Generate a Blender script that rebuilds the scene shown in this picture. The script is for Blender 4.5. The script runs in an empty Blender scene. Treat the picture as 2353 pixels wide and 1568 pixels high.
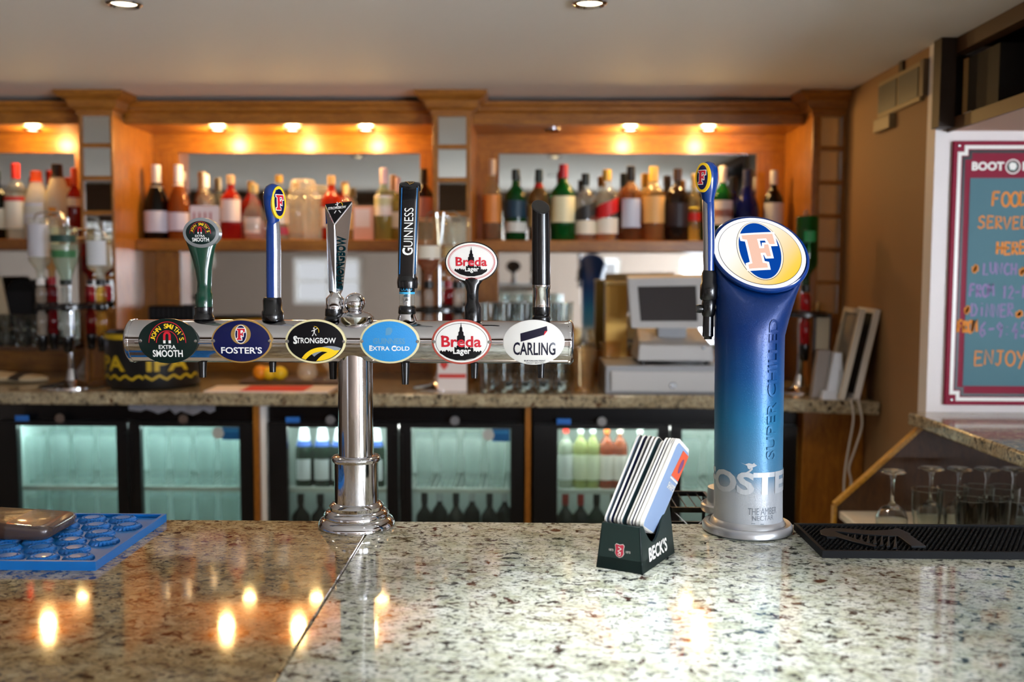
import bpy, bmesh, math, random
from math import pi, sin, cos, tan, radians, sqrt
from mathutils import Vector, Matrix
random.seed(11)
S = bpy.context.scene
COL = S.collection

# ---------------------------------------------------------------- camera
CAMZ = 1.51
F = 35.0/36.0*2353.0
ROT = Matrix.Rotation(0.0175, 3, 'Z') @ Matrix.Rotation(pi/2-radians(4.2), 3, 'X') @ Matrix.Rotation(0.0033, 3, 'Z')
cam = bpy.data.cameras.new('camera'); cam.lens = 35.0; cam.sensor_width = 36.0; cam.clip_start = 0.05
cam.dof.use_dof = True; cam.dof.focus_distance = 1.70; cam.dof.aperture_fstop = 2.6
co = bpy.data.objects.new('camera', cam); COL.objects.link(co)
co.matrix_world = Matrix.Translation((0, 0, CAMZ)) @ ROT.to_4x4()
S.camera = co
S.view_settings.view_transform = 'Standard'; S.view_settings.look = 'None'
S.view_settings.gamma = 1.0; S.view_settings.use_curve_mapping = False
S.view_settings.exposure = 0.86
S.cycles.transparent_max_bounces = 32; S.cycles.max_bounces = 10
S.cycles.caustics_refractive = False; S.cycles.caustics_reflective = False
S.cycles.sample_clamp_indirect = 8.0
w = bpy.data.worlds.new('daylight'); S.world = w; w.use_nodes = True
w.node_tree.nodes['Background'].inputs[0].default_value = (0.75, 0.87, 1.0, 1)
w.node_tree.nodes['Background'].inputs[1].default_value = 1.0

def ray(px, py): return ROT @ Vector(((px-1176.5)/F, -(py-784.0)/F, -1.0))
def P(px, py, Y):
    d = ray(px, py); t = Y/d.y; return Vector((d.x*t, Y, CAMZ+d.z*t))
def Q(px, py, z):
    d = ray(px, py); t = (z-CAMZ)/d.z; return Vector((d.x*t, d.y*t, z))
def PX(px, X, py=616):
    d = ray(px, py); t = X/d.x; return Vector((X, d.y*t, CAMZ+d.z*t))
def sc(Y): return Y/F

# ---------------------------------------------------------------- mesh builder
WL = {}
class MB:
    def __init__(s): s.v = []; s.f = []; s.m = []; s.mi = 0; s.q = None
    def add(s, vs, fs):
        n = len(s.v); s.v += [tuple(v) for v in vs]; s.f += [tuple(n+i for i in f) for f in fs]; s.m += [s.mi]*len(fs); return s
    def box(s, x0, x1, y0, y1, z0, z1, M=None):
        vs = [Vector((x, y, z)) for z in (z0, z1) for y in (y0, y1) for x in (x0, x1)]
        if M: vs = [M @ v for v in vs]
        return s.add(vs, [(0,2,3,1),(4,5,7,6),(0,1,5,4),(1,3,7,5),(3,2,6,7),(2,0,4,6)])
    def hexa(s, b, t):
        return s.add(list(b)+list(t), [(3,2,1,0),(4,5,6,7),(0,1,5,4),(1,2,6,5),(2,3,7,6),(3,0,4,7)])
    def loft(s, rings, c0=True, c1=True, closed=False):
        n = len(rings[0]); vs = [p for r in rings for p in r]; fs = []
        for i in range(len(rings)-1):
            for j in range(n):
                k = (j+1) % n; fs.append((i*n+j, i*n+k, (i+1)*n+k, (i+1)*n+j))
        if c0: fs.append(tuple(reversed(range(n))))
        if c1: fs.append(tuple(range((len(rings)-1)*n, len(rings)*n)))
        return s.add(vs, fs)
    def lathe(s, c, prof, seg=28, M=None, sx=1, sy=1, c0=True, c1=True):
        rings = []
        for r, z in prof:
            rg = []
            for j in range(seg):
                a = 2*pi*j/seg; v = Vector((max(r, 1e-5)*cos(a)*sx, max(r, 1e-5)*sin(a)*sy, z))
                rg.append((M @ v if M else v)+Vector(c))
            rings.append(rg)
        return s.loft(rings, c0, c1)
    def tube(s, pts, r, seg=8):
        pts = [Vector(p) for p in pts]; rings = []
        for i, p in enumerate(pts):
            t = (pts[min(i+1, len(pts)-1)]-pts[max(i-1, 0)]).normalized()
            a = t.orthogonal().normalized() if i == 0 else (up-t*up.dot(t)).normalized()
            up = a; b = t.cross(a); rr = r[i] if isinstance(r, (list, tuple)) else r
            rings.append([p+(a*cos(2*pi*j/seg)+b*sin(2*pi*j/seg))*rr for j in range(seg)])
        return s.loft(rings)
    def plate(s, poly, fn):
        s.q = getattr(fn, 'q', None) or s.q
        return s.add([fn(*p) for p in poly], [tuple(range(len(poly)))])
    def prism(s, poly, f0, f1):
        n = len(poly); vs = [f0(*p) for p in poly]+[f1(*p) for p in poly]
        return s.add(vs, [tuple(reversed(range(n))), tuple(range(n, 2*n))]+[(i, (i+1) % n, n+(i+1) % n, n+i) for i in range(n)])
    def band(s, A, B, fn, closed=True):
        s.q = getattr(fn, 'q', None) or s.q
        n = len(A); vs = [fn(*p) for p in A]+[fn(*p) for p in B]
        return s.add(vs, [(i, (i+1) % n, n+(i+1) % n, n+i) for i in range(n if closed else n-1)])
    def ell(s, a, b, fn, cx=0, cy=0, seg=48): return s.plate(ellp(a, b, cx, cy, seg), fn)
    def ering(s, a0, b0, a1, b1, fn, cx=0, cy=0, seg=56): return s.band(ellp(a0, b0, cx, cy, seg), ellp(a1, b1, cx, cy, seg), fn)
    def line(s, pts, wd, fn):
        pts = [Vector(p) for p in pts]; A = []; B = []
        for i, p in enumerate(pts):
            t = (pts[min(i+1, len(pts)-1)]-pts[max(i-1, 0)]); t = t.normalized() if t.length > 1e-9 else Vector((1, 0))
            n = Vector((-t.y, t.x))*wd/2; A.append(p+n); B.append(p-n)
        return s.band(A, B, fn, False)
    def text(s, st, box, fn, bold=0.0, cuts=0, shear=0.0):
        s.q = getattr(fn, 'q', None) or s.q
        vs, fs = text_geo(st, bold, shear); u0, v0, u1, v1 = box
        vs = [(u0+(u1-u0)*x, v0+(v1-v0)*y) for x, y in vs]
        if cuts:
            bm = bmesh.new(); q = [bm.verts.new((x, y, 0)) for x, y in vs]
            for f in fs:
                try: bm.faces.new([q[i] for i in f])
                except ValueError: pass
            for k in range(1, cuts):
                x = u0+(u1-u0)*k/cuts
                bmesh.ops.bisect_plane(bm, geom=bm.verts[:]+bm.edges[:]+bm.faces[:], plane_co=(x, 0, 0), plane_no=(1, 0, 0))
            bm.verts.index_update(); vs = [(v.co.x, v.co.y) for v in bm.verts]; fs = [tuple(v.index for v in f.verts) for f in bm.faces]; bm.free()
        return s.add([fn(x, y) for x, y in vs], fs)
    def drape(s, step=6.0):
        bm = bmesh.new(); vv = [bm.verts.new(p) for p in s.v]
        for f in s.f:
            try: bm.faces.new([vv[i] for i in f])
            except ValueError: pass
        for ax in (0, 1):
            lo, hi = min(p[ax] for p in s.v), max(p[ax] for p in s.v); st = max(step*.5, min(step, (hi-lo)/6)); x = lo+st
            while x < hi:
                no = [0, 0, 0]; no[ax] = 1; p = [0, 0, 0]; p[ax] = x
                bmesh.ops.bisect_plane(bm, geom=bm.verts[:]+bm.edges[:]+bm.faces[:], plane_co=p, plane_no=no); x += st
        bm.verts.index_update(); s.v = [tuple(s.q.at(v.co.x, v.co.y, v.co.z/1000)) for v in bm.verts]; s.f = [tuple(v.index for v in f.verts) for f in bm.faces]; s.m = [0]*len(s.f); bm.free(); s.q = None
    def sphere(s, c, r, sx=1, sy=1, sz=1, n=10, seg=20, M=None):
        return s.lathe(c, [(r*sin(pi*i/n), -r*sz*cos(pi*i/n)) for i in range(n+1)], seg, M, sx, sy)
    def build(s, name, mat, parent=None, loc=None, smooth=35, bev=0, recalc=True):
        me = bpy.data.meshes.new(name)
        if s.q: s.drape()
        if parent: o0 = WL[parent.name]
        elif loc is not None: o0 = Vector(loc)
        else:
            xs = [v[0] for v in s.v]; ys = [v[1] for v in s.v]; o0 = Vector(((min(xs)+max(xs))/2, (min(ys)+max(ys))/2, min(v[2] for v in s.v)))
        me.from_pydata([(v[0]-o0.x, v[1]-o0.y, v[2]-o0.z) for v in s.v], [], s.f)
        if recalc:
            bm = bmesh.new(); bm.from_mesh(me); bmesh.ops.recalc_face_normals(bm, faces=bm.faces); bm.to_mesh(me); bm.free()
        for m in (mat if isinstance(mat, (list, tuple)) else [mat]): me.materials.append(m)
        if isinstance(mat, (list, tuple)):
            for p, i in zip(me.polygons, s.m): p.material_index = i
        if smooth:
            me.shade_smooth(); me.set_sharp_from_angle(angle=radians(smooth))
        o = bpy.data.objects.new(name, me); COL.objects.link(o)
        if parent: o.parent = parent
        else: o.location = o0
        WL[o.name] = o0
        if bev:
            b = o.modifiers.new('bevel', 'BEVEL'); b.width = bev; b.segments = 2; b.limit_method = 'ANGLE'; b.angle_limit = radians(40)
        return o

def ellp(a, b, cx=0, cy=0, seg=48, t0=0, t1=2*pi):
    full = abs(t1-t0-2*pi) < 1e-6
    return [(cx+a*cos(t0+(t1-t0)*i/(seg if full else seg-1)), cy+b*sin(t0+(t1-t0)*i/(seg if full else seg-1))) for i in range(seg)]
_tc = {}
def text_geo(st, bold=0.0, shear=0.0):
    k = (st, bold, shear)
    if k not in _tc:
        c = bpy.data.curves.new('lettering', 'FONT'); c.body = st; c.offset = bold; c.shear = shear; c.resolution_u = 3
        o = bpy.data.objects.new('lettering', c); m = bpy.data.meshes.new_from_object(o)
        vs = [(v.co.x, v.co.y) for v in m.vertices]; fs = [tuple(p.vertices) for p in m.polygons]
        bpy.data.objects.remove(o); bpy.data.curves.remove(c); bpy.data.meshes.remove(m)
        x0 = min(v[0] for v in vs); x1 = max(v[0] for v in vs); y0 = min(v[1] for v in vs); y1 = max(v[1] for v in vs)
        _tc[k] = ([((x-x0)/(x1-x0), (y-y0)/(y1-y0)) for x, y in vs], fs)
    return _tc[k]
def offset_poly(poly, d):
    n = len(poly); out = []
    area = sum(poly[i][0]*poly[(i+1) % n][1]-poly[(i+1) % n][0]*poly[i][1] for i in range(n)); sg = 1 if area > 0 else -1
    for i in range(n):
        p0, p1, p2 = Vector(poly[i-1]), Vector(poly[i]), Vector(poly[(i+1) % n])
        e0 = (p1-p0).normalized(); e1 = (p2-p1).normalized()
        n0 = Vector((e0.y, -e0.x))*sg; n1 = Vector((e1.y, -e1.x))*sg
        k = (n0+n1); k = k/max(0.35, k.length_squared/2) if k.length > 1e-6 else n0
        out.append(tuple(p1+k*d))
    return out

# ---------------------------------------------------------------- things
def thing(name, label, cat, loc=(0, 0, 0), group=None):
    o = bpy.data.objects.new(name, None); o.empty_display_size = 0.05; COL.objects.link(o); o.location = loc; WL[o.name] = Vector(loc)
    return tag(o, label, cat, group)
def tag(o, label, cat, group=None):
    o['label'] = label; o['category'] = cat
    if group: o['group'] = group
    return o
def struct(o): o['kind'] = 'structure'; return o
def lab(o, l): o['label'] = l; return o
def copy_tree(o, parent=None, top=True):
    c = o.copy(); COL.objects.link(c)
    if parent: c.parent = parent
    for ch in list(o.children): copy_tree(ch, c, False)
    return c
def dup(o, loc, label=None, group=None, rz=None):
    c = copy_tree(o); c.location = loc
    if label: c['label'] = label
    if group: c['group'] = group
    if rz is not None: c.rotation_euler = (0, 0, rz)
    return c

# ---------------------------------------------------------------- materials
def lin(h):
    h = h.lstrip('#'); v = [int(h[i:i+2], 16)/255 for i in (0, 2, 4)]
    return tuple((x/12.92 if x <= 0.04045 else ((x+0.055)/1.055)**2.4) for x in v)+(1.0,)
_mc = {}
def newmat(name):
    m = bpy.data.materials.new(name); m.use_nodes = True; return m, m.node_tree.nodes, m.node_tree.links
def pm(h, rough=0.5, metal=0.0, coat=0.0, spec=0.5, em=None, es=0.0, trans=0.0, ior=1.45, bump=0.0, bscale=200, name=None):
    k = (h, rough, metal, coat, spec, em, es, trans, bump, bscale)
    if k in _mc: return _mc[k]
    m, n, l = newmat(name or 'mat_'+h.strip('#')); b = n['Principled BSDF']
    b.inputs['Base Color'].default_value = lin(h); b.inputs['Roughness'].default_value = rough; b.inputs['Metallic'].default_value = metal
    b.inputs['Coat Weight'].default_value = coat; b.inputs['Coat Roughness'].default_value = 0.05; b.inputs['Specular IOR Level'].default_value = spec
    b.inputs['Transmission Weight'].default_value = trans; b.inputs['IOR'].default_value = ior
    if em: b.inputs['Emission Color'].default_value = lin(em); b.inputs['Emission Strength'].default_value = es
    if bump:
        t = n.new('ShaderNodeTexCoord'); q = n.new('ShaderNodeTexNoise'); q.inputs['Scale'].default_value = bscale; q.inputs['Detail'].default_value = 3
        u = n.new('ShaderNodeBump'); u.inputs['Strength'].default_value = bump; u.inputs['Distance'].default_value = 0.002
        l.new(t.outputs['Object'], q.inputs['Vector']); l.new(q.outputs['Fac'], u.inputs['Height']); l.new(u.outputs['Normal'], b.inputs['Normal'])
    _mc[k] = m; return m
def ramp(n, stops):
    r = n.new('ShaderNodeValToRGB'); e = r.color_ramp.elements
    while len(e) < len(stops): e.new(0.5)
    for x, (p, c) in zip(e, stops): x.position = p; x.color = lin(c) if isinstance(c, str) else c
    return r
def noise(n, l, vec, scale, detail=4, dist=0.0, rough=0.5):
    q = n.new('ShaderNodeTexNoise'); q.inputs['Scale'].default_value = scale; q.inputs['Detail'].default_value = detail
    q.inputs['Distortion'].default_value = dist; q.inputs['Roughness'].default_value = rough; l.new(vec, q.inputs['Vector']); return q
def mix(n, l, fac, a, b, mode='MIX'):
    q = n.new('ShaderNodeMix'); q.data_type = 'RGBA'; q.blend_type = mode
    for i, x in ((0, fac), (6, a), (7, b)):
        if isinstance(x, (int, float)): q.inputs[i].default_value = x
        elif isinstance(x, tuple): q.inputs[i].default_value = x
        elif isinstance(x, str): q.inputs[i].default_value = lin(x)
        else: l.new(x, q.inputs[i])
    return q.outputs[2]
def wood(name, c0, c1, sc3, rough=0.35):
    m, n, l = newmat(name); b = n['Principled BSDF']; t = n.new('ShaderNodeTexCoord'); mp = n.new('ShaderNodeMapping')
    mp.inputs['Scale'].default_value = sc3; l.new(t.outputs['Object'], mp.inputs['Vector'])
    q = noise(n, l, mp.outputs['Vector'], 9, 6, 0.6); r = ramp(n, [(0.3, c0), (0.7, c1)]); l.new(q.outputs['Fac'], r.inputs['Fac'])
    q2 = noise(n, l, mp.outputs['Vector'], 40, 3); r2 = ramp(n, [(0.35, '#b8b0a8'), (0.6, '#ffffff')]); l.new(q2.outputs['Fac'], r2.inputs['Fac'])
    l.new(mix(n, l, 0.5, r.outputs['Color'], r2.outputs['Color'], 'MULTIPLY'), b.inputs['Base Color'])
    b.inputs['Roughness'].default_value = rough; b.inputs['Coat Weight'].default_value = 0.25; b.inputs['Coat Roughness'].default_value = 0.2
    return m
def granite(name, tones, dark, rust, rough=0.06, fine='#6b6558'):
    m, n, l = newmat(name); b = n['Principled BSDF']; t = n.new('ShaderNodeTexCoord'); v = t.outputs['Object']
    mp = n.new('ShaderNodeMapping'); mp.inputs['Rotation'].default_value = (0, 0, 0.5); mp.inputs['Scale'].default_value = (1, 1.35, 1); l.new(v, mp.inputs['Vector']); v = mp.outputs['Vector']
    q = noise(n, l, v, 26, 5, 0.5, 0.6); r = ramp(n, [(0.3, tones[0]), (0.48, tones[1]), (0.66, tones[2])]); l.new(q.outputs['Fac'], r.inputs['Fac'])
    q1 = noise(n, l, v, 75, 6, 0.7, 0.65); r1 = ramp(n, [(0.55, (0, 0, 0, 1)), (0.68, (1, 1, 1, 1))]); l.new(q1.outputs['Fac'], r1.inputs['Fac'])
    c = mix(n, l, r1.outputs['Color'], r.outputs['Color'], tones[3])
    q2 = noise(n, l, v, 56, 6, 0.5, 0.66); r2 = ramp(n, [(0.395, (1, 1, 1, 1)), (0.44, (0, 0, 0, 1))]); l.new(q2.outputs['Fac'], r2.inputs['Fac'])
    c = mix(n, l, r2.outputs['Color'], c, dark)
    q5 = noise(n, l, v, 130, 5, 0.4, 0.65); r5 = ramp(n, [(0.39, (.85, .85, .85, 1)), (0.48, (0, 0, 0, 1))]); l.new(q5.outputs['Fac'], r5.inputs['Fac'])
    c = mix(n, l, r5.outputs['Color'], c, fine)
    mp2 = n.new('ShaderNodeMapping'); mp2.inputs['Location'].default_value = (5.3, 2.1, 0); l.new(v, mp2.inputs['Vector'])
    q3 = noise(n, l, mp2.outputs['Vector'], 36, 4, 0.6, 0.6); r3 = ramp(n, [(0.33, (1, 1, 1, 1)), (0.38, (0, 0, 0, 1))]); l.new(q3.outputs['Fac'], r3.inputs['Fac'])
    c = mix(n, l, r3.outputs['Color'], c, rust)
    l.new(c, b.inputs['Base Color']); b.inputs['Roughness'].default_value = rough; b.inputs['Specular IOR Level'].default_value = 0.5
    b.inputs['Coat Weight'].default_value = 0.3; b.inputs['Coat Roughness'].default_value = 0.02
    return m
def thin(name, h, dens=0.06, rough=0.0, gl=1.45):
    """see-through glass wall or liquid: tinted, lightly scattering, with a real surface reflection"""
    k = ('thin', h, dens, rough)
    if k in _mc: return _mc[k]
    m, n, l = newmat(name); n.remove(n['Principled BSDF']); o = n['Material Output']
    tr = n.new('ShaderNodeBsdfTransparent'); lc = lin(h); tr.inputs[0].default_value = tuple(x**.5 for x in lc[:3])+(1,)
    df = n.new('ShaderNodeBsdfTranslucent'); df.inputs[0].default_value = lin(h)
    d2 = n.new('ShaderNodeBsdfDiffuse'); d2.inputs[0].default_value = lin(h)
    ma = n.new('ShaderNodeMixShader'); ma.inputs[0].default_value = 0.5; l.new(df.outputs[0], ma.inputs[1]); l.new(d2.outputs[0], ma.inputs[2])
    mb = n.new('ShaderNodeMixShader'); mb.inputs[0].default_value = dens; l.new(tr.outputs[0], mb.inputs[1]); l.new(ma.outputs[0], mb.inputs[2])
    g = n.new('ShaderNodeBsdfGlossy'); g.inputs['Roughness'].default_value = 0.03+rough
    fr = n.new('ShaderNodeFresnel'); ge = n.new('ShaderNodeNewGeometry'); io = n.new('ShaderNodeMapRange'); io.inputs[3].default_value = gl; io.inputs[4].default_value = 1/gl
    l.new(ge.outputs['Backfacing'], io.inputs[0]); l.new(io.outputs[0], fr.inputs[0])
    mc = n.new('ShaderNodeMixShader'); l.new(fr.outputs[0], mc.inputs[0]); l.new(mb.outputs[0], mc.inputs[1]); l.new(g.outputs[0], mc.inputs[2])
    l.new(mc.outputs[0], o.inputs[0]); _mc[k] = m; return m
def emit(h, s):
    k = ('em', h, s)
    if k in _mc: return _mc[k]
    m, n, l = newmat('glow_'+h.strip('#')); n.remove(n['Principled BSDF']); e = n.new('ShaderNodeEmission'); e.inputs[0].default_value = lin(h); e.inputs[1].default_value = s
    l.new(e.outputs[0], n['Material Output'].inputs[0]); _mc[k] = m; return m

WOODX = wood('honey_oak_lengthwise', '#8e5517', '#b27226', (1.2, 8, 8))
WOODZ = wood('honey_oak_upright', '#8e5517', '#b27226', (8, 8, 1.2))
WOODD = wood('dark_oak', '#4a2d14', '#5e3a1b', (6, 6, 1.2), 0.45)
GR_L = granite('granite_brown', ('#7d684a', '#a3906c', '#bcae8c', '#86775c'), '#201813', '#45271a', fine='#4c3d2c')
GR_R = granite('granite_pale', ('#a7aa8e', '#cfd2c0', '#e4e7de', '#989b88'), '#232226', '#4a2f28', fine='#63665f')
GR_B = granite('granite_back', ('#86775a', '#a8987a', '#c0b394', '#776a52'), '#332a22', '#523722', 0.15)
CHROME = pm('#d8d8dc', 0.06, 1.0, name='chrome')
STEEL = pm('#c4c6c8', 0.2, 1.0, name='steel')
SILVER = pm('#b9bcc0', 0.32, 0.75, name='silver_paint')
BLACK = pm('#0b0b0d', 0.25, 0, 0.3, name='black_plastic')
BLACKM = pm('#08090a', 0.6, spec=0.25, name='black_matt')
RUBBER = pm('#07090c', 0.6, spec=0.2, name='black_rubber')
MIRROR = pm('#dfe4e4', 0.02, 1.0, name='mirror_silver')
WHITE = pm('#ecebe8', 0.4, name='white_plastic')
PAPER = pm('#e9e6e2', 0.7, name='paper')
GLASS = thin('clear_glass', '#f4faf8', 0.07, gl=1.6)
REALGLASS = pm('#f6fbf9', 0.0, trans=1.0, ior=1.45, name='solid_glass')
CUTGLASS = thin('cut_glass', '#fff8e8', 0.26)
# ---------------------------------------------------------------- the room
YB, YP, YK, YS, YCF, YF = 3.98, 3.58, 3.66, 3.76, 3.28, 3.32
YW = 2.795                                    # white return wall
ZC = 1.05                                    # front counter top
ZBC = P(1200, 907, YCF).z                    # back counter top
ZCEIL = P(1050, 204, 3.515).z
XR = PX(1966, 1.0, 204).x*0+P(1966, 205, 3.490).x
CEIL = pm('#eeebe6', 0.75, bump=0.15, bscale=60, name='ceiling_paint')
TAN = pm('#94704a', 0.7, bump=0.1, bscale=80, name='tan_wall_paint')
WALLW = pm('#eae4e2', 0.6, name='white_wall_paint')
ROOMW = pm('#8f8074', 0.8, name='room_wall_paint')
RX, LX, RY = 3.3, -4.12, -3.6
def sbox(name, mat, *a, bev=0): return struct(MB().box(*a).build(name, mat, bev=bev, smooth=0))
sbox('floor', pm('#d6cec4', 0.5, name='floor_boards'), LX, RX, RY, 4.12, -0.05, 0)
sbox('ceiling', CEIL, LX, RX, RY, 4.12, ZCEIL, ZCEIL+0.06)
sbox('wall_back', WOODD, LX, RX, 4.020, 4.12, 0, ZCEIL)

sbox('wall_side', TAN, XR, XR+0.08, YW+0.06, 4.020, 0, ZCEIL)
sbox('wall_white', WALLW, XR, RX, YW, YW+0.06, 0, ZCEIL)
# wall behind the photographer with three windows, wall on the right with one
DAY = emit('#e9f2ff', 24.0); NET = emit('#f2f0f6', 0.5)
def wallwin(name, along, fixed, lo, hi, wins, z0, z1, k0, DAYM, th=0.1):
    mb = MB(); e = lo; sg = -1 if along == 'yl' else 1
    def put(a0, a1, c0, c1):
        if along == 'x': mb.box(a0, a1, fixed-th, fixed, c0, c1)
        else: mb.box(*sorted((fixed, fixed+th*sg)), a0, a1, c0, c1)
    for a, b in wins:
        put(e, a, 0, ZCEIL); put(a, b, 0, z0); put(a, b, z1, ZCEIL); e = b
    put(e, hi, 0, ZCEIL)
    struct(mb.build(name, ROOMW, smooth=0))
    for i, (a, b) in enumerate(wins):
        f = MB(); g = MB(); t = 0.05
        def pf(m, a0, a1, c0, c1, o0, o1):
            if along == 'x': m.box(a0, a1, fixed-o1, fixed-o0, c0, c1)
            else: m.box(*sorted((fixed+o0*sg, fixed+o1*sg)), a0, a1, c0, c1)
        for q in ((a, a+t, z0, z1), (b-t, b, z0, z1), (a+t, b-t, z0, z0+t), (a+t, b-t, z1-t, z1), ((a+b)/2-0.02, (a+b)/2+0.02, z0+t, z1-t), (a+t, b-t, (z0+z1)/2-0.015, (z0+z1)/2+0.015)):
            pf(f, *q, 0.02, 0.07)
        fo = struct(f.build('window_%d' % (k0+i), WHITE, smooth=0))
        pf(g, a+t*.5, b-t*.5, z0+t*.5, z1-t*.5, 0.072, 0.085); g.build('window_pane', DAYM[i] if isinstance(DAYM, list) else DAYM, fo, smooth=0)
wallwin('wall_front', 'x', RY, LX, RX, [(-2.75, -1.95), (0.6, 1.05), (1.75, 2.9)], 1.08, 1.62, 1, [NET, NET, DAY])
wallwin('wall_left', 'yl', LX, RY, 4.12, [(-3.0, -1.7)], 0.5, 1.95, 4, NET)
wallwin('wall_right', 'y', RX, RY, YW, [(-3.0, -0.75)], 0.35, 1.98, 5, DAY)
sbox('trim_1', pm('#4a3220', 0.6, name='ceiling_beam'), LX, RX, -0.42, -0.22, ZCEIL-0.29, ZCEIL)

# ---------------------------------------------------------------- back bar joinery
WALLBACK = 4.020
def pilaster(x0, x1, label, panes, bars, zb):
    zt = ZCEIL; L = P(x0, 300, YP).x; R = P(x1, 300, YP).x; cz = P(1000, 262, YP).z
    t = thing('pilaster', label, 'pilaster', ((L+R)/2, YP, zb))
    p0, p1 = P(panes[0], 400, YP).x, P(panes[1], 400, YP).x
    MB().box(L, p0, YP, YB-0.013, zb, cz).box(p1, R, YP, YB-0.013, zb, cz).box(p0, p1, YP+0.02, YB-0.013, zb, cz).build('shaft', WOODZ, t, bev=0.002, smooth=0)
    ring = []
    for (o, z) in ((0.004, cz-0.004), (0.006, cz+0.012), (0.022, cz+0.02), (0.03, cz+0.045), (0.05, cz+0.055), (0.06, cz+0.066), (0.06, zt-0.001)):
        ring.append([Vector((L-o, 3.664, z)), Vector((L-o, YP-o, z)), Vector((R+o, YP-o, z)), Vector((R+o, 3.664, z))])
    MB().loft(ring).build('capital', WOODX, t, smooth=0)
    ys = [P(1000, y, YP).z for y in bars]
    for i in range(len(ys)-1):
        MB().box(p0, p1, YP+0.012, YP+0.0195, ys[i+1]+0.008, ys[i]-0.008).build('mirror_pane', MIRROR, t, smooth=0)
    for z in ys: MB().box(p0, p1, YP-0.001, YP+0.0195, z-0.008, z+0.008).build('glazing_bar', WOODX, t, smooth=0)
    return t
pilaster(180, 258, 'oak pilaster at the far left with mirror panes, behind the left optic stand', (190, 254), [262, 335, 411, 491, 566, 641, 716], ZBC)
pilaster(994, 1082, 'middle oak pilaster with mirror panes, between the two wide bottle alcoves', (1007, 1071), [262, 337, 413, 491, 566, 641, 716], ZBC)
pilaster(1868, 1950, 'oak pilaster beside the tan side wall, its mirror panes behind the lit tower', (1884, 1934), [262, 340, 418, 495, 572, 647, 722], ZBC)
XL = {'lp': (P(180, 300, YP).x, P(258, 300, YP).x), 'mp': (P(994, 300, YP).x, P(1082, 300, YP).x), 'rp': (P(1868, 300, YP).x, P(1950, 300, YP).x)}
LEFT = P(-620, 300, YP).x
AL = [(LEFT, XL['lp'][0]), (XL['lp'][1], XL['mp'][0]), (XL['mp'][1], XL['rp'][0])]
NM = ['left alcove', 'middle alcove', 'right alcove']
ZSOF = P(700, 286, 3.690).z; ZMT = P(700, 352, YB).z
ZSH = P(700, 551, YS).z; SHT = 0.042; ZMB = P(700, 800, YB).z
spots = {0: [75], 1: [500, 672, 841], 2: [1268, 1448, 1628]}
mir = {0: (-600, 176), 1: (412, 966), 2: (1146, 1738)}
pel_l = ['oak pelmet with stepped moulding over the alcove at the far left', 'oak pelmet with stepped moulding over the middle alcove', 'oak pelmet with stepped moulding over the right alcove']
for i, (a, b) in enumerate(AL):
    t = thing('pelmet', pel_l[i], 'pelmet', ((a+b)/2, YK, ZSOF))
    pr = [(3.665, ZCEIL-0.017), (3.665, ZCEIL-0.03), (3.675, ZCEIL-0.036), (3.675, ZCEIL-0.05), (3.690, ZCEIL-0.058), (3.690, ZSOF), (3.720, ZSOF), (3.720, ZCEIL-0.017)]
    MB().prism(pr, lambda y, z: Vector((a+0.0, y, z)), lambda y, z: Vector((b, y, z))).build('moulding', WOODX, t, smooth=0)
    MB().box(a, b, 3.720, YB+0.02, ZSOF, ZSOF+0.018).build('soffit', WOODX, t, smooth=0)
    MB().box(a, b, YB-0.015, YB+0.03, ZMT-0.002, ZSOF).build('fascia', WOODX, t, smooth=0)
    # back panel frame: stiles and lower panel
    m0, m1 = P(mir[i][0], 400, YB).x, P(mir[i][1], 400, YB).x
    pn = thing('mirror_surround', 'oak back panelling around the mirror of the '+NM[i], 'panelling', ((a+b)/2, YB, ZBC))
    if m0 > a+0.01: MB().box(a, m0, YB-0.012, YB+0.03, ZBC, ZMT-0.002).build('stile', WOODZ, pn, smooth=0)
    if m1 < b-0.01: MB().box(m1, b, YB-0.012, YB+0.03, ZBC, ZMT-0.002).build('stile', WOODZ, pn, smooth=0)
    MB().box(max(a, m0), min(b, m1), YB-0.012, YB+0.03, ZBC, ZMB).build('lower_panel', WOODX, pn, smooth=0)
    tag(MB().box(max(a, m0)+0.001, min(b, m1)-0.001, YB, YB+0.008, ZMB+0.001, ZMT-0.003).build('mirror', MIRROR, smooth=0), 'large wall mirror behind the bottles of the '+NM[i], 'mirror')
    s0 = a
    tag(MB().box(s0+0.001, b-0.001, YS, YB-0.013, ZSH-SHT, ZSH).build('bottle_shelf', WOODX, bev=0.003, smooth=0), 'oak shelf carrying the row of bottles in the '+NM[i], 'shelf')
WARM = emit('#ffe2ae', 13.0)
spot_l = {75: 'lit spotlight in the pelmet at the far left', 500: 'lit spotlight over the dark sparkling-wine bottle, leftmost in the middle alcove', 672: 'lit spotlight in the centre of the middle alcove pelmet',
          841: 'lit spotlight nearest the middle pilaster in the middle alcove', 1268: 'unlit spotlight in the right alcove pelmet', 1448: 'lit spotlight in the centre of the right alcove pelmet', 1628: 'lit spotlight nearest the end in the right alcove pelmet'}
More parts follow.
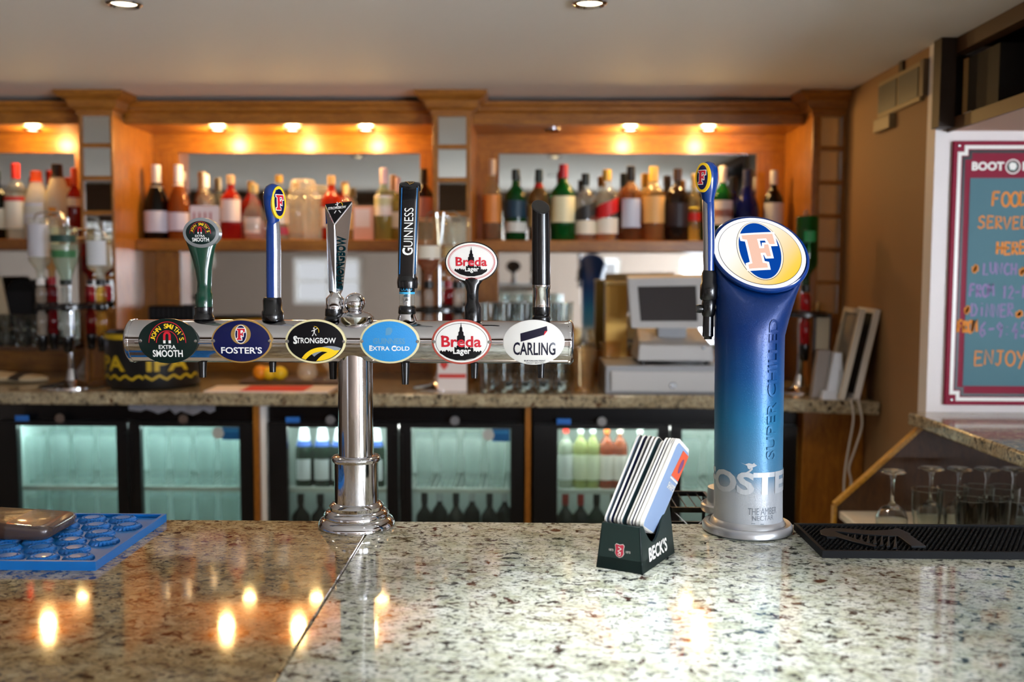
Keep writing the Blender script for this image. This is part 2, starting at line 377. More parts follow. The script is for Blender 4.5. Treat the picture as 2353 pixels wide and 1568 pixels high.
for i in spots:
    for px in spots[i]:
        yy = 297; c = Q(px, yy, ZSOF); on = px != 1268
        t = thing('spotlight', spot_l[px], 'spotlight', c, 'pelmet spotlights')
        MB().lathe(c, [(0.026, 0.0), (0.036, 0), (0.036, -0.004), (0.031, -0.007), (0.026, -0.003)], 24, c0=False, c1=False).build('bezel', CHROME, t)
        MB().lathe(c, [(0.026, 0.0), (0.0, 0.0005)], 20, M=Matrix.Translation((0, 0, 0))).build('lamp', WARM if on else pm('#5a5048', 0.3), t).location.z = -0.0018
        if on:
            L = bpy.data.lights.new('lamp_light', 'POINT'); L.energy = 2.7; L.color = (1.0, 0.62, 0.22); L.shadow_soft_size = 0.024
            lo = bpy.data.objects.new('lamp_light', L); COL.objects.link(lo); lo.parent = t; lo.location = (0, 0, -0.028)
# ceiling downlights
for px, py, lb in ((285, 4, 'round chrome ceiling downlight above the left optic stand'), (1355, 3, 'round chrome ceiling downlight above the font and the coaster holder')):
    c = Q(px, py, ZCEIL)
    t = thing('downlight', lb, 'ceiling light', c, 'ceiling downlights')
    MB().lathe(c, [(0.030, 0.0), (0.042, 0.0), (0.042, -0.006), (0.036, -0.010), (0.030, -0.004)], 28, c0=False, c1=False).build('bezel', CHROME, t)
    MB().lathe(c, [(0.030, -0.003), (0.0, -0.0035)], 24).build('lamp', WARM, t)
    L = bpy.data.lights.new('lamp_light', 'SPOT'); L.energy = 16.0; L.color = (1.0, 0.86, 0.68); L.spot_size = radians(120); L.spot_blend = 0.9; L.shadow_soft_size = 0.03
    lo = bpy.data.objects.new('lamp_light', L); COL.objects.link(lo); lo.parent = t; lo.location = (0, 0, -0.014)

c = Vector((0.16, 1.22, ZCEIL)); t = thing('downlight', 'round chrome ceiling downlight straight above the pale counter', 'ceiling light', c, 'ceiling downlights')  # unseen lamp, added to make the bright patch on the pale slab
MB().lathe(c, [(0.030, 0.0), (0.042, 0.0), (0.042, -0.006), (0.036, -0.010), (0.030, -0.004)], 28, c0=False, c1=False).build('bezel', CHROME, t); MB().lathe(c, [(0.030, -0.003), (0.0, -0.0035)], 24).build('lamp', emit('#f4f6ff', 18.0), t)
L = bpy.data.lights.new('lamp_light', 'SPOT'); L.energy = 48.0; L.color = (0.90, 0.95, 1.0); L.spot_size = radians(46); L.spot_blend = 1.0; L.shadow_soft_size = 0.04
lo = bpy.data.objects.new('lamp_light', L); COL.objects.link(lo); lo.parent = t; lo.location = (0, 0, -0.014)
# back counter
XE = P(2000, 915, 3.16).x
poly = [(LEFT, YB-0.013), (LEFT, YCF), (0.55, YCF), (XR-0.004, 3.14), (XR-0.004, YB-0.013)]
tag(MB().prism(poly, lambda x, y: Vector((x, y, ZBC-0.044)), lambda x, y: Vector((x, y, ZBC))).build('back_counter', GR_B, bev=0.006, smooth=30), 'speckled brown granite worktop along the back bar above the fridges', 'worktop')
# front counter, two slabs meeting at a seam
XS = Q(735, 1400, ZC).x
CB = Q(1200, 1201, ZC).y
def slab(x0, x1, m, lb):
    t = tag(MB().box(x0, x1, 0.35, CB, ZC-0.04, ZC).build('counter_slab', m, bev=0.002, smooth=30), lb, 'counter'); return t
slab(-2.6, XS-0.0006, GR_L, 'brown speckled polished granite counter slab at the left, under the blue mat')
slab(XS+0.0006, XR+0.9, GR_R, 'pale speckled polished granite counter slab at the right, under the coaster holder and lit tower')
tag(MB().box(-2.6, XR+0.9, 0.55, CB-0.12, 0.0, ZC-0.041).build('counter_front', WOODD, smooth=0), 'dark panelled carcass carrying the granite bar counter', 'bar counter base')
# ---------------------------------------------------------------- lettered ovals and emblems
def frame(C, u, v, w):
    u, v, w = Vector(u).normalized(), Vector(v).normalized(), Vector(w).normalized()
    return lambda x, y, o=0.0: C+u*x+v*y+w*o
class Oval:
    """domed oval plaque; local units are photo pixels times s"""
    def __init__(q, C, s, a, b, h, th, u=(1, 0, 0), v=(0, 0, 1), w=(0, -1, 0)):
        q.C, q.s, q.a, q.b, q.h, q.th = Vector(C), s, a*s, b*s, h, th
        q.u, q.v, q.w = Vector(u).normalized(), Vector(v).normalized(), Vector(w).normalized()
    def at(q, x, y, off):
        x *= q.s; y *= q.s; k = max(0.0, 1-(x/q.a)**2-(y/q.b)**2)
        return q.C+q.u*x+q.v*y+q.w*(q.h*k+off)
    def lay(q, off):
        f = lambda x, y: Vector((x, y, off*1000))
        f.q = q; return f
    def body(q, mb, seg=56, rings=7, back=True):
        R = []
        if back: R.append([q.C+q.u*q.a*cos(2*pi*j/seg)+q.v*q.b*sin(2*pi*j/seg)-q.w*q.th for j in range(seg)])
        for i in range(rings+1):
            r = 1-i/rings; r = max(r, 0.002)
            R.append([q.C+q.u*q.a*r*cos(2*pi*j/seg)+q.v*q.b*r*sin(2*pi*j/seg)+q.w*q.h*(1-r*r) for j in range(seg)])
        return mb.loft(R)
    def disc(q, mb, a, b, off, cx=0, cy=0, rings=5, seg=48):
        R = [[q.at(cx+a*r*cos(2*pi*j/seg), cy+b*r*sin(2*pi*j/seg), off) for j in range(seg)] for r in [max(0.002, 1-i/rings) for i in range(rings+1)]]
        return mb.loft(R, False, True)
FPOLY = [(0, 0), (.6, 0), (.6, .12), (.47, .15), (.47, .43), (.62, .43), (.65, .32), (.78, .32), (.78, .68), (.65, .68), (.62, .57), (.47, .57), (.47, .86), (.76, .86), (.82, .68), (1, .68), (1, 1), (0, 1), (0, .88), (.14, .85), (.14, .15), (0, .12)]
def fpoly(x0, y0, x1, y1, grow=0): 
    p = [(x0+(x1-x0)*a, y0+(y1-y0)*b) for a, b in FPOLY]
    return offset_poly(p, grow) if grow else p
RED = pm('#c41b2c', 0.35, name='print_red'); PWHITE = pm('#eceae4', 0.35, name='print_white'); YEL = pm('#f0c51e', 0.35, name='print_yellow')
NAVY = pm('#060f42', 0.25, 0, 0.12, name='navy_enamel'); DGREEN = pm('#061a17', 0.32, 0, 0.1, .35, name='dark_green_enamel'); GOLD = pm('#b08a48', 0.4, 0.4, name='gold_print')
PBLACK = pm('#08070b', 0.35, spec=.3, name='print_black'); CREAM = pm('#dcd0a0', 0.45, name='cream_edge'); SKY = pm('#2f8fd0', 0.3, 0, 0.4, bump=0.2, bscale=400, name='sky_blue_enamel')
LWHITE = pm('#e6e3dc', 0.25, 0, 0.5, name='white_enamel'); GREY = pm('#8b9096', 0.4, name='print_grey'); RUST = pm('#a6483a', 0.45, name='rust_edge')
ROYAL = pm('#08357f', 0.2, 0, 0.4, name='royal_blue_enamel'); BOTTLEG = pm('#0b3a2a', 0.2, 0, 0.5, name='deep_green_enamel')
def jsmith(q, par, k=1.0):
    m = MB()
    for i, ch in enumerate("JOHN SMITH'S"):
        if ch == ' ': continue
        a = pi*(0.93-0.86*i/11); r = 34.5*k; cx, cy = r*cos(a), -3*k+r*sin(a)*1.10
        rot = a-pi/2; wd = {'I': 3, "'": 2, 'M': 11, 'N': 9, 'O': 9, 'H': 8.5}.get(ch, 7)*k; ht = (11 if ch != "'" else 4)*k; oy = 0 if ch != "'" else 5*k
        m.text(ch, (-wd/2, -ht/2+oy, wd/2, ht/2+oy), lambda x, y, cx=cx, cy=cy, rot=rot: q.at(cx+x*cos(rot)-y*sin(rot), cy+x*sin(rot)+y*cos(rot), .0006), 0.016)
    lab(m.build('arched_lettering', YEL, par, smooth=0), 'yellow arched lettering')
    m = MB()
    for r in (43, 25): m.line([(r*k*cos(pi*t/20), -4*k+1.13*r*k*sin(pi*t/20)) for t in range(21)], 1.6*k, q.lay(.0006))
    m.line([(6.2*k*cos(pi*t/12), 13*k+7*k*sin(pi*t/12)) for t in range(13)], 5.5*k, q.lay(.0007)); m.plate([(-9*k, 2*k), (-3.5*k, 2*k), (-3.5*k, 13.5*k), (-9*k, 13.5*k)], q.lay(.0007)); m.plate([(3.5*k, 2*k), (9*k, 2*k), (9*k, 13.5*k), (3.5*k, 13.5*k)], q.lay(.0007))
    lab(m.build('emblem', RED, par, smooth=0), 'red arch lines and horseshoe magnet')
    m = MB().text('EXTRA', (-20*k, -18*k, 20*k, -9*k), q.lay(.0006), 0.02).text('SMOOTH', (-35*k, -37*k, 35*k, -20.5*k), q.lay(.0006), 0.025)
    for x in (-6.2, 6.2): m.plate([(x*k-2.8*k, -5*k), (x*k+2.8*k, -5*k), (x*k+2.8*k, 2*k), (x*k-2.8*k, 2*k)], q.lay(.0007))
    lab(m.build('lettering', PWHITE, par, smooth=0), 'white lettering reading EXTRA SMOOTH')
def fosters_logo(q, par, k, cx, cy, ring=True, word=None):
    m = MB()
    if ring: m.ering(23*k, 23*k, 13.5*k, 21*k, q.lay(.0005), cx, cy)
    else: m.ering(20*k, 27*k, 14*k, 21*k, q.lay(.0005), cx, cy)
    m.build('ring', GOLD if ring else YEL, par, smooth=0)
    m = MB().ering(14*k, 21.5*k, 12.6*k, 20*k, q.lay(.0007), cx, cy); m.plate(fpoly(cx-9*k, cy-13*k, cx+9.5*k, cy+13*k, 1.6*k), q.lay(.0008))
    if word: m.text(word, (-47*k, -29*k, 48*k, -13.5*k), q.lay(.0006), 0.02)
    m.build('lettering', PWHITE, par, smooth=0)
    MB().plate(fpoly(cx-9*k, cy-13*k, cx+9.5*k, cy+13*k), q.lay(.0011)).build('initial', RED, par, smooth=0)
def spire(m, q, k, cx, y0, h, o):
    m.plate([(cx-9*k, y0), (cx-9*k, y0+h*.30), (cx-6*k, y0+h*.34), (cx-6*k, y0+h*.50), (cx-3.5*k, y0+h*.54), (cx-3*k, y0+h*.72), (cx-1.4*k, y0+h*.76), (cx, y0+h), (cx+1.4*k, y0+h*.76), (cx+3*k, y0+h*.72), (cx+3.5*k, y0+h*.54), (cx+6*k, y0+h*.50), (cx+6*k, y0+h*.34), (cx+9*k, y0+h*.30), (cx+9*k, y0)], q.lay(o))
def breda(q, par, k):
    m = MB(); spire(m, q, k, -1*k, 0, 46*k, .0005)
    rnd = random.Random(4); top = [(-50*k, -26*k)]
    x = -50*k
    while x < 44*k:
        hh = -24*k+rnd.random()*8*k+(7*k if abs(x) < 22*k else 0); top += [(x, hh), (x+3*k, hh+3*k), (x+6*k, hh)]; x += 6.5*k
    low = [(44*k, -28*k), (30*k, -37*k), (8*k, -42*k), (-12*k, -42*k), (-34*k, -36*k)]
    m.plate(top+low, q.lay(.0005)); m.build('town_silhouette', PBLACK, par, smooth=0)
    m = MB().text('Breda', (-46*k, -12*k, 46*k, 14*k), q.lay(.0009), 0.022)
    m.line([(-47*k, 12*k), (-43*k, 14*k), (-41*k, 9*k), (-44*k, 4*k)], 3*k, q.lay(.0009)); lab(m.build('lettering', RED, par, smooth=0), 'red lettering reading Breda')
    MB().text('Lager', (-19*k, -32*k, 22*k, -13*k), q.lay(.0008), 0.025).build('small_lettering', PWHITE, par, smooth=0)
def archer(m, q, k, cx, cy, o):
    m.line([(cx-4*k, cy-10*k), (cx, cy-2*k), (cx+5*k, cy-9*k)], 2*k, q.lay(o)); m.line([(cx, cy-2*k), (cx+1*k, cy+5*k)], 3*k, q.lay(o))
    m.line([(cx-6*k, cy+1*k), (cx+1*k, cy+4*k), (cx+8*k, cy+8*k)], 1.6*k, q.lay(o)); m.ell(1.8*k, 1.8*k, q.lay(o), cx-0.5*k, cy+8*k, 12)

# ---------------------------------------------------------------- T-bar beer font
YT = 1.745; s = sc(YT); fb = P(818, 1219, YT); FX = P(817.5, 950, YT).x
font = thing('beer_font', 'chrome T-shaped six-tap beer font standing on the granite counter', 'beer font', (FX, YT, ZC))
def zt(y): return P(818, y, YT).z
C0 = Vector((FX, YT, 0))
pr = [(86, 1231), (90, 1224), (90, 1214), (84, 1202), (75, 1198), (76, 1190), (70, 1183), (62, 1180), (63, 1172), (57, 1166), (52, 1163)]
MB().lathe(C0, [(pr[0][0]*s, ZC)]+[(r*s, max(ZC+.001, zt(y)+0.009)) for r, y in pr], 48).build('base', CHROME, font, smooth=50)
MB().lathe(C0, [(51*s, zt(1165)), (51*s, zt(1052))], 48).build('lower_column', CHROME, font)
MB().lathe(C0, [(42*s, zt(1062)), (54*s, zt(1060)), (57*s, zt(1055)), (57*s, zt(1051)), (53*s, zt(1047)), (42*s, zt(1045))], 48).build('collar', CHROME, font, smooth=50)
MB().lathe(C0, [(41*s, zt(1050)), (40*s, zt(800))], 48).build('column', CHROME, font)
zc = zt(785); RT = 50*s*0.985; xl, xr_ = P(305, 785, YT).x, P(1312, 785, YT).x
MX = Matrix.Rotation(pi/2, 4, 'Y')
MB().lathe((xl+.004, YT, zc), [(RT, 0), (RT, xr_-xl-.008)], 64, M=MX).build('cross_tube', CHROME, font)
for x0, sgn in ((xl, 1), (xr_, -1)):
    MB().lathe((x0, YT, zc), [(0, -.004*sgn), (RT*.9, -.004*sgn), (RT*1.03, 0), (RT*1.05, .003*sgn), (RT*1.03, .006*sgn), (RT*.9, .0065*sgn)], 64, M=MX).build('end_cap', CHROME, font, smooth=50)
zf = lambda y: zt(y)
MB().lathe(C0, [(20*s, zf(757)), (34*s, zf(752)), (42*s, zf(736)), (43*s, zf(728)), (34*s, zf(720)), (18*s, zf(716)), (13*s, zf(712))], 40).build('finial_dome', CHROME, font, smooth=50)
MB().sphere((FX, YT, zf(697)), 24*s, n=16, seg=32).build('finial_ball', CHROME, font)
MB().lathe((xl+.02, YT-RT-.002, zc), [(4*s, 0), (4*s, xr_-xl-.04)], 10, M=MX).build('front_rail', CHROME, font)
badges = [(386, 784, 69, 52), (555, 784, 70, 51), (725, 785, 70, 51), (895.5, 785, 69, 51), (1060.5, 786, 69, 52), (1226.5, 787, 71, 52)]
bl = ['dark green oval badge', 'navy oval badge with gold edge', 'black oval badge with cream edge', 'blue oval badge with cream edge', 'white oval badge with red edge', 'domed white oval badge']
YBD = YT-RT-.006; sb = sc(YBD)
for i, (x, y, a, b) in enumerate(badges):
    q = Oval(P(x, y, YBD), sb, a, b, .004 if i < 5 else .012, .006)
    rim = [DGREEN, GOLD, CREAM, CREAM, RUST, pm('#d9d7d4', .3)][i]; face = [DGREEN, NAVY, PBLACK, SKY, LWHITE, LWHITE][i]
    bd = lab(q.body(MB()).build('badge', rim, font, smooth=50), bl[i])
    k = [1, .95, .93, .93, .93, .985][i]
    q.disc(MB(), a*k, b*k*(.985 if i in (1, 2, 3, 4) else 1), .0003).build('face', face, bd, smooth=60)
    for sg in (-1, 1) if i < 5 else ():
        c = q.at(sg*(a-5), 0, .0005); m = MB().lathe(c, [(0, .0015), (2.5*s, .0013), (4*s, 0)], 14, M=Matrix.Rotation(pi/2, 4, 'X'), c1=False); m.build('screw', STEEL, bd)
    if i == 0: jsmith(q, bd)
    if i == 1: fosters_logo(q, bd, 1.0, 0, 16, True, "FOSTER'S")
    if i == 2:
        m = MB().text('STRONGBOW', (-50, -4, 48, 9), q.lay(.0006), .02); m.text('S', (-51, -6, -41, 13), q.lay(.0007), .02); archer(m, q, 1, -2, 23, .0006); lab(m.build('lettering', PWHITE, bd, smooth=0), 'white lettering and archer')
        MB().line([(-2+11*cos(t), 24+11*sin(t)) for t in [-.3+.16*j for j in range(13)]], 1.2, q.lay(.0006)).build('bow', YEL, bd, smooth=0)
        def arc(R0, R1, cx, cy, t0, t1, n=18): return [(cx+R0*cos(t0+(t1-t0)*j/n), cy+R0*sin(t0+(t1-t0)*j/n)) for j in range(n+1)]+[(cx+R1*cos(t1+(t0-t1)*j/n), cy+R1*sin(t1+(t0-t1)*j/n)) for j in range(n+1)]
        def inside(poly): return [(x*min(1, 1/max(1e-6, sqrt((x/63)**2+(y/45.5)**2))), y*min(1, 1/max(1e-6, sqrt((x/63)**2+(y/45.5)**2)))) for x, y in poly]
        MB().plate(inside(arc(58, 48, 16, -71, .9, 2.75)), q.lay(.0005)).plate(inside(arc(62, 44, 52, -82, 1.3, 2.6)), q.lay(.0006)).build('yellow_swoosh', YEL, bd, smooth=0)
        MB().plate(inside(arc(62, 52, 34, -72, .9, 2.35)), q.lay(.0004)).build('grey_swoosh', GREY, bd, smooth=0)
    if i == 3:
        m = MB().text('EXTRA COLD', (-46, -21, 46, -11), q.lay(.0006), .02); m.text('E', (-47, -22, -40, -9), q.lay(.0007), .02); m.text('C', (5, -22, 16, -9), q.lay(.0007), .02); lab(m.build('lettering', PWHITE, bd, smooth=0), 'white lettering reading EXTRA COLD')
        G2 = pm('#5a93b8', .5, name='worn_print'); m = MB().text('GUINNESS', (-38, -6, 36, 8), q.lay(.0005), .03); m.plate([(-9, 14), (-8, 30), (-2, 33), (6, 31), (7, 24), (3, 16)], q.lay(.0005)); lab(m.build('worn_lettering', G2, bd, smooth=0), 'worn away grey print')
    if i == 4:
        MB().ering(60, 43.5, 59, 42.6, q.lay(.0005)).build('inner_line', PBLACK, bd, smooth=0); breda(q, bd, 1.0)
    if i == 5:
        m = MB().plate([(-30, 2), (-31, 21), (30, 38), (31, 27), (23, 18)], q.lay(.0006)); m.text('CARLING', (-47, -29, 50, 1), q.lay(.0006), .02); m.text('BURTON-ON-TRENT', (-22, -44, 27, -40.5), q.lay(.0006), .02).text('GREAT BRITAIN', (-18, -49, 24, -46), q.lay(.0006), .0)
        lab(m.build('lettering', pm('#14122a', .3), bd, smooth=0), 'black flag and lettering reading CARLING')
        MB().plate([(31, 27), (22, 16), (25, 27)], q.lay(.0009)).build('flag_corner', RED, bd, smooth=0)
# spouts below the tube, on the bar side
for x, yb, r in ((470, 866, 10), (630, 854, 9), (768, 870, 10), (933, 882, 10), (1091, 868, 9.5), (1243, 867, 9)):
    X = P(x, 850, YT+.03).x; z1 = P(x, yb, YT+.03).z
    MB().lathe((X, YT+.02, 0), [(r*s*.8, z1), (r*s*.85, z1+.006), (r*s*.85, z1+.008), (r*s*1.1, zc-RT+.004)], 16).build('spout', BLACK, font)
    
# --- tap handles: a base socket on the tube, a lever, its badge
def HZ(x, y, Y=YT): return P(x, y, Y)
def sock(par, x, prof, mat=BLACK, name='socket'):
    c = HZ(x, 735); return MB().lathe((c.x, YT, 0), [(r*s, HZ(x, y).z) for r, y in prof], 24).build(name, mat, par, smooth=45)
def rr(cx, cy, hx, hy, r, n=5):
    o = []
    for k, (sx, sy) in enumerate(((1, 1), (-1, 1), (-1, -1), (1, -1))):
        for j in range(n):
            a = pi/2*(k+j/(n-1)); o.append((cx+sx*(hx-r)+r*cos(a), cy+sy*(hy-r)+r*sin(a)))
    return o
# 1 green lever with oval head
def lever(mb, pts):
    R = []
    for x, y, rx, ry, dy in pts:
        c = HZ(x, y, YT+dy); R.append([Vector((c.x+rx*s*cos(2*pi*j/28), c.y+ry*s*sin(2*pi*j/28), c.z)) for j in range(28)])
    return mb.loft(R)
t1 = lab(lever(MB(), [(469, 706, 19, 19, 0), (469, 676, 20, 20, 0), (469.5, 671, 16.5, 17, 0), (470, 650, 16, 16, 0), (468, 620, 19, 16, 0), (466, 595, 24, 15, 0), (464, 575, 29, 14, 0), (463, 555, 36, 14, 0), (462, 540, 38, 14, 0)]).build('tap_handle', BOTTLEG, font), 'deep green flared tap handle')
q = Oval(HZ(462, 535, YT-.012), sc(YT-.012), 42, 34.5, .004, .016)
rim = q.body(MB()).build('oval_head', pm('#9ea3a5', .3, .6), t1, smooth=50); q2 = Oval(q.C, q.s, 37, 29.5, .006, 0); q2.disc(MB(), 37, 29.5, .0006).build('head_face', pm('#081f1d', .3, 0, .1, .4), t1); jsmith(Oval(q2.C, q2.s, 37, 29.5, .007, 0), t1, .56)
sock(t1, 469, [(19, 737), (24, 733), (23, 727), (20, 722), (21, 706), (19, 705)])
# 2 blue paddle lever turned to the right, chrome sides
def paddle(par_thing, x0, Yc, pts_low, head, face_dir, fx, sgn, nm='tap_handle'):
    sy = sc(Yc)
    low = MB()
    R = []
    for x, y, rx, ry in pts_low:
        c = P(x, y, Yc); R.append([Vector((c.x+rx*sy*cos(2*pi*j/28), c.y+ry*sy*sin(2*pi*j/28), c.z)) for j in range(28)])
    h = low.loft(R).build(nm, pm('#bfc2c8', .22, .85, name='brushed_chrome'), par_thing)
    st = MB(); A = []; B = []
    dirv = Vector((sgn*.12, -1, 0)).normalized()
    for x, y, rx, ry in pts_low:
        c = P(x, y, Yc)
        ring = [Vector((c.x+1.06*rx*sy*cos(a), c.y+1.06*ry*sy*sin(a), c.z)) for a in [-pi/2+(-.55+1.1*j/8)-sgn*.25 for j in range(9)]]
        A.append(ring)
    vs = [p for r in A for p in r]; fs = [(i*9+j, i*9+j+1, (i+1)*9+j+1, (i+1)*9+j) for i in range(len(A)-1) for j in range(8)]
    st.add(vs, fs).build('front_stripe', ROYAL, h)
    hd = MB(); R = []
    for x, y, rx, ry in head:
        c = P(x, y, Yc); R.append([Vector((c.x+rx*sy*cos(2*pi*j/28), c.y+ry*sy*sin(2*pi*j/28), c.z)) for j in range(28)])
    hd.loft(R).build('paddle_head', ROYAL, h, smooth=50)
    w_ = Vector(face_dir).normalized(); u_ = Vector((0, 0, 1)).cross(w_).normalized(); u_ = u_ if u_.x > 0 else -u_
    v_ = w_.cross(u_); v_ = v_ if v_.z > 0 else -v_
    qq = Oval(P(fx[0], fx[1], Yc)+w_*fx[2]*sy, sy, fx[3], fx[4], .002, .004, u_, v_, w_)
    qq.body(MB()).build('head_plaque', YEL, h, smooth=50); qq.disc(MB(), fx[3]*.72, fx[4]*.83, .0006).build('plaque_field', NAVY, h, smooth=60)
    kk = fx[4]/44; MB().plate(fpoly(-12*kk, -20*kk, 12*kk, 20*kk, 2*kk), qq.lay(.001)).build('initial_edge', PWHITE, h, smooth=0); MB().plate(fpoly(-12*kk, -20*kk, 12*kk, 20*kk), qq.lay(.0014)).build('initial', RED, h, smooth=0)
    return h
t2 = paddle(font, 629, YT, [(629, 692, 16.5, 16), (628.5, 640, 17, 16), (628.5, 580, 17, 16), (628, 530, 16.5, 16), (628, 505, 14, 15), (628, 490, 12, 14)],
            [(628, 545, 3, 8), (628, 525, 10, 15), (628, 508, 14.5, 17), (627, 490, 17, 22), (627, 470, 21, 26), (627, 452, 22, 27), (627, 438, 20.5, 24), (627, 428, 15, 18), (627, 423, 7, 9), (627, 421.5, 1, 1)], (.80, -.6, .02), (627.5, 467, 21, 20, 37), 1)
lab(t2, 'royal blue paddle handle with chrome sides and gold oval'); sock(t2, 627, [(24, 737), (25, 734), (25, 716), (22, 713), (22, 690), (20, 684), (15, 683)])
# 3 chrome wedge
a = [HZ(753, 663, YT+.012), HZ(791, 660, YT+.012), HZ(772, 690, YT-.010)]
MBW = MB(); top = [HZ(746, 470, YT+.008), HZ(811, 463, YT+.008), HZ(768, 517, YT-.014)]; bot = [HZ(754, 668, YT+.005), HZ(789, 666, YT+.005), HZ(771, 672, YT-.008)]
tip = [HZ(765, 690, YT+.005), HZ(777, 690, YT+.005), HZ(771, 690, YT-.006)]
t3 = lab(MBW.loft([tip, bot, top]).build('tap_handle', CHROME, font, smooth=0, bev=.0012), 'tall chrome wedge handle with black triangular top')
e1 = (top[1]-top[0]); nrm = e1.cross(top[2]-top[0]).normalized(); nrm = nrm if nrm.y < 0 else -nrm
cen = (top[0]+top[1]+top[2])/3
MB().prism([(0, 0), (1, 0), (2, 0)], lambda i, _: cen+(top[int(i)]-cen)*.93+nrm*.0006, lambda i, _: cen+(top[int(i)]-cen)*.93+nrm*.0022).build('top_plate', PBLACK, t3, smooth=0)
fr = frame(cen+nrm*.0026, e1, nrm.cross(e1)*(1 if nrm.cross(e1).z > 0 else -1), nrm)
class QQ:  # flat layout helper with pixel units
    def __init__(q, f, k): q.f, q.k = f, k
    def at(q, x, y, o): return q.f(x*q.k, y*q.k, o)
    def lay(q, o): return lambda x, y: q.f(x*q.k, y*q.k, o)
qf = QQ(fr, s); m = MB().text('STRONGBOW', (-20, 1, 21, 8), qf.lay(0), .02); archer(m, qf, .8, 1, 12, 0); m.line([(-6, -10), (-2, -3)], 2, qf.lay(0)).line([(9, -10), (4, -3)], 2, qf.lay(0)); m.build('lettering', PWHITE, t3, smooth=0)
MB().line([(4+9*cos(t), 10+9*sin(t)) for t in [-.2+.15*j for j in range(12)]], 1.1, qf.lay(.0002)).build('bow', YEL, t3, smooth=0)
o_ = top[2]*.5+top[1]*.5; d_ = (bot[1]*.5+bot[2]*.5)-o_; n_ = (top[1]-top[2]).cross(d_).normalized(); n_ = n_ if n_.y < 0 else -n_
b_ = n_.cross(d_.normalized()); b_ = b_ if b_.x > 0 else -b_; L_ = d_.length; dd = d_.normalized()
MB().text('STRONGBOW', (-L_*.97, -.006, -L_*.30, .0075), lambda x, y: o_-dd*x-b_*y*-1*(-1)*(1+(x+L_*.97)*4)+n_*.0012, .02).build('embossed_lettering', pm('#0b4450', .15, .9), t3, smooth=0)
sock(t3, 770, [(17, 712), (20.5, 710), (20.5, 686), (17, 682), (8, 672)], CHROME, 'ferrule'); sock(t3, 768, [(21, 737), (23, 733), (20, 727), (21, 725), (20, 709)])
# 4 black slab with gauge
R = []
for cx, y, hx, hy in ((936, 645, 20, 18), (937, 600, 21, 19), (940, 470, 22, 20), (941, 432, 22.5, 20), (941.5, 421, 22, 19)):
    c = HZ(cx, y); R.append([Vector((c.x+px_*s, c.y+py_*s, c.z-(py_*s*.25 if y < 430 else 0)*-1)) for px_, py_ in rr(0, 0, hx, hy, 7)])
t4 = lab(MB().loft(R).build('tap_handle', pm('#08090c', .22, 0, .5), font), 'tall black slab handle with cold gauge below')
c0 = HZ(937, 600, YT-.0154-.0005); c1 = HZ(941, 440, YT-.0163-.0005); ax = (c1-c0); Lh = ax.length; fr = frame(c0, (1, 0, 0), ax, (0, -1, 0)); qf = QQ(fr, s)
m = MB()
def rotl(qx, off): return lambda x, y: qx.at(-y, x, off)
m.text('GUINNESS', (15, -10.5, 120, 10.5), rotl(qf, .0006), .0); m.text('G', (13, -11.5, 30, 13), rotl(qf, .0009), .005); m.build('lettering', PWHITE, t4, smooth=0)
MB().line([(-18, -30), (-17.5, 165)], 1.6, qf.lay(.0004)).line([(17, -30), (17.5, 165)], 1.6, qf.lay(.0004)).build('edge_line', pm('#1f6fb0', .3), t4, smooth=0)
q = Oval(HZ(942, 423, YT-.012), s, 24, 11, .003, .012, (1, 0, 0), (0, .8, .6), (0, -.6, .8)); q.body(MB()).build('top_cap', pm('#101318', .2, 0, .5), t4, smooth=50)
MB().line([(-12, 5), (10, 6), (8, -2), (0, -7), (-4, -1), (-12, 5)], 1.6, q.lay(.0008)).line([(-6, 4), (-1, -5)], .8, q.lay(.0008)).line([(0, 5), (1, -5)], .8, q.lay(.0008)).line([(5, 5), (3, -4)], .8, q.lay(.0008)).build('harp_emblem', GOLD, t4, smooth=0)
sock(t4, 937, [(18, 664), (23, 662), (24.5, 650), (23.5, 638), (20, 634)], BLACK, 'ring'); sock(t4, 935.5, [(16, 672), (18, 672), (18, 655)], pm('#0a1118', .2), 'gauge_band')
sock(t4, 935.5, [(18, 704), (18, 672)], GLASS, 'gauge_glass'); sock(t4, 935.5, [(9, 704), (10, 684), (7, 678), (2, 676)], CHROME, 'plunger'); sock(t4, 935.5, [(18.2, 676), (18.2, 671)], pm('#3fa9d8', .3), 'blue_band')
m = MB(); cg = HZ(935.5, 660)
for st, y in (('EXTRA', 657), ('COLD', 665)): m.text(st, (-14, -3, 14, 3), lambda x, y_, y=y: Vector((cg.x+18.4*s*sin(x/18), YT-18.4*s*cos(x/18), HZ(935, y).z+y_*s)), .02, 6)
m.build('gauge_lettering', pm('#2f9ad0', .3), t4, smooth=0)
sock(t4, 935.5, [(19, 722), (20.5, 720), (20, 706), (17, 702)]); sock(t4, 935.5, [(23, 738), (22, 732), (19, 722)], CHROME, 'cone')
# 5 oval head on black stem
t5 = lab(lever(MB(), [(1086.5, 738, 19, 19, 0), (1086.5, 706, 19.5, 19, 0), (1086, 694, 14, 14, 0), (1086, 670, 13.5, 13, 0), (1085, 655, 17, 12, 0), (1084, 643, 27, 11, 0), (1083.5, 630, 34, 9, 0)]).build('tap_handle', BLACK, font), 'black stemmed handle with large white oval head')
q = Oval(HZ(1083.5, 602.5, YT-.006), sc(YT-.006), 61, 46.5, .003, .016); q.body(MB()).build('oval_head', BLACK, t5, smooth=50)
q.disc(MB(), 58.5, 44, .0005).build('head_face', LWHITE, t5, smooth=60); MB().ering(54, 39.5, 52.8, 38.4, q.lay(.0009)).ering(51, 36.8, 50.4, 36.3, q.lay(.0009)).build('red_line', RED, t5, smooth=0)
breda(Oval(q.C+Vector((0, -.0004, 0)), q.s, 61, 46.5, .003, 0), t5, .78)
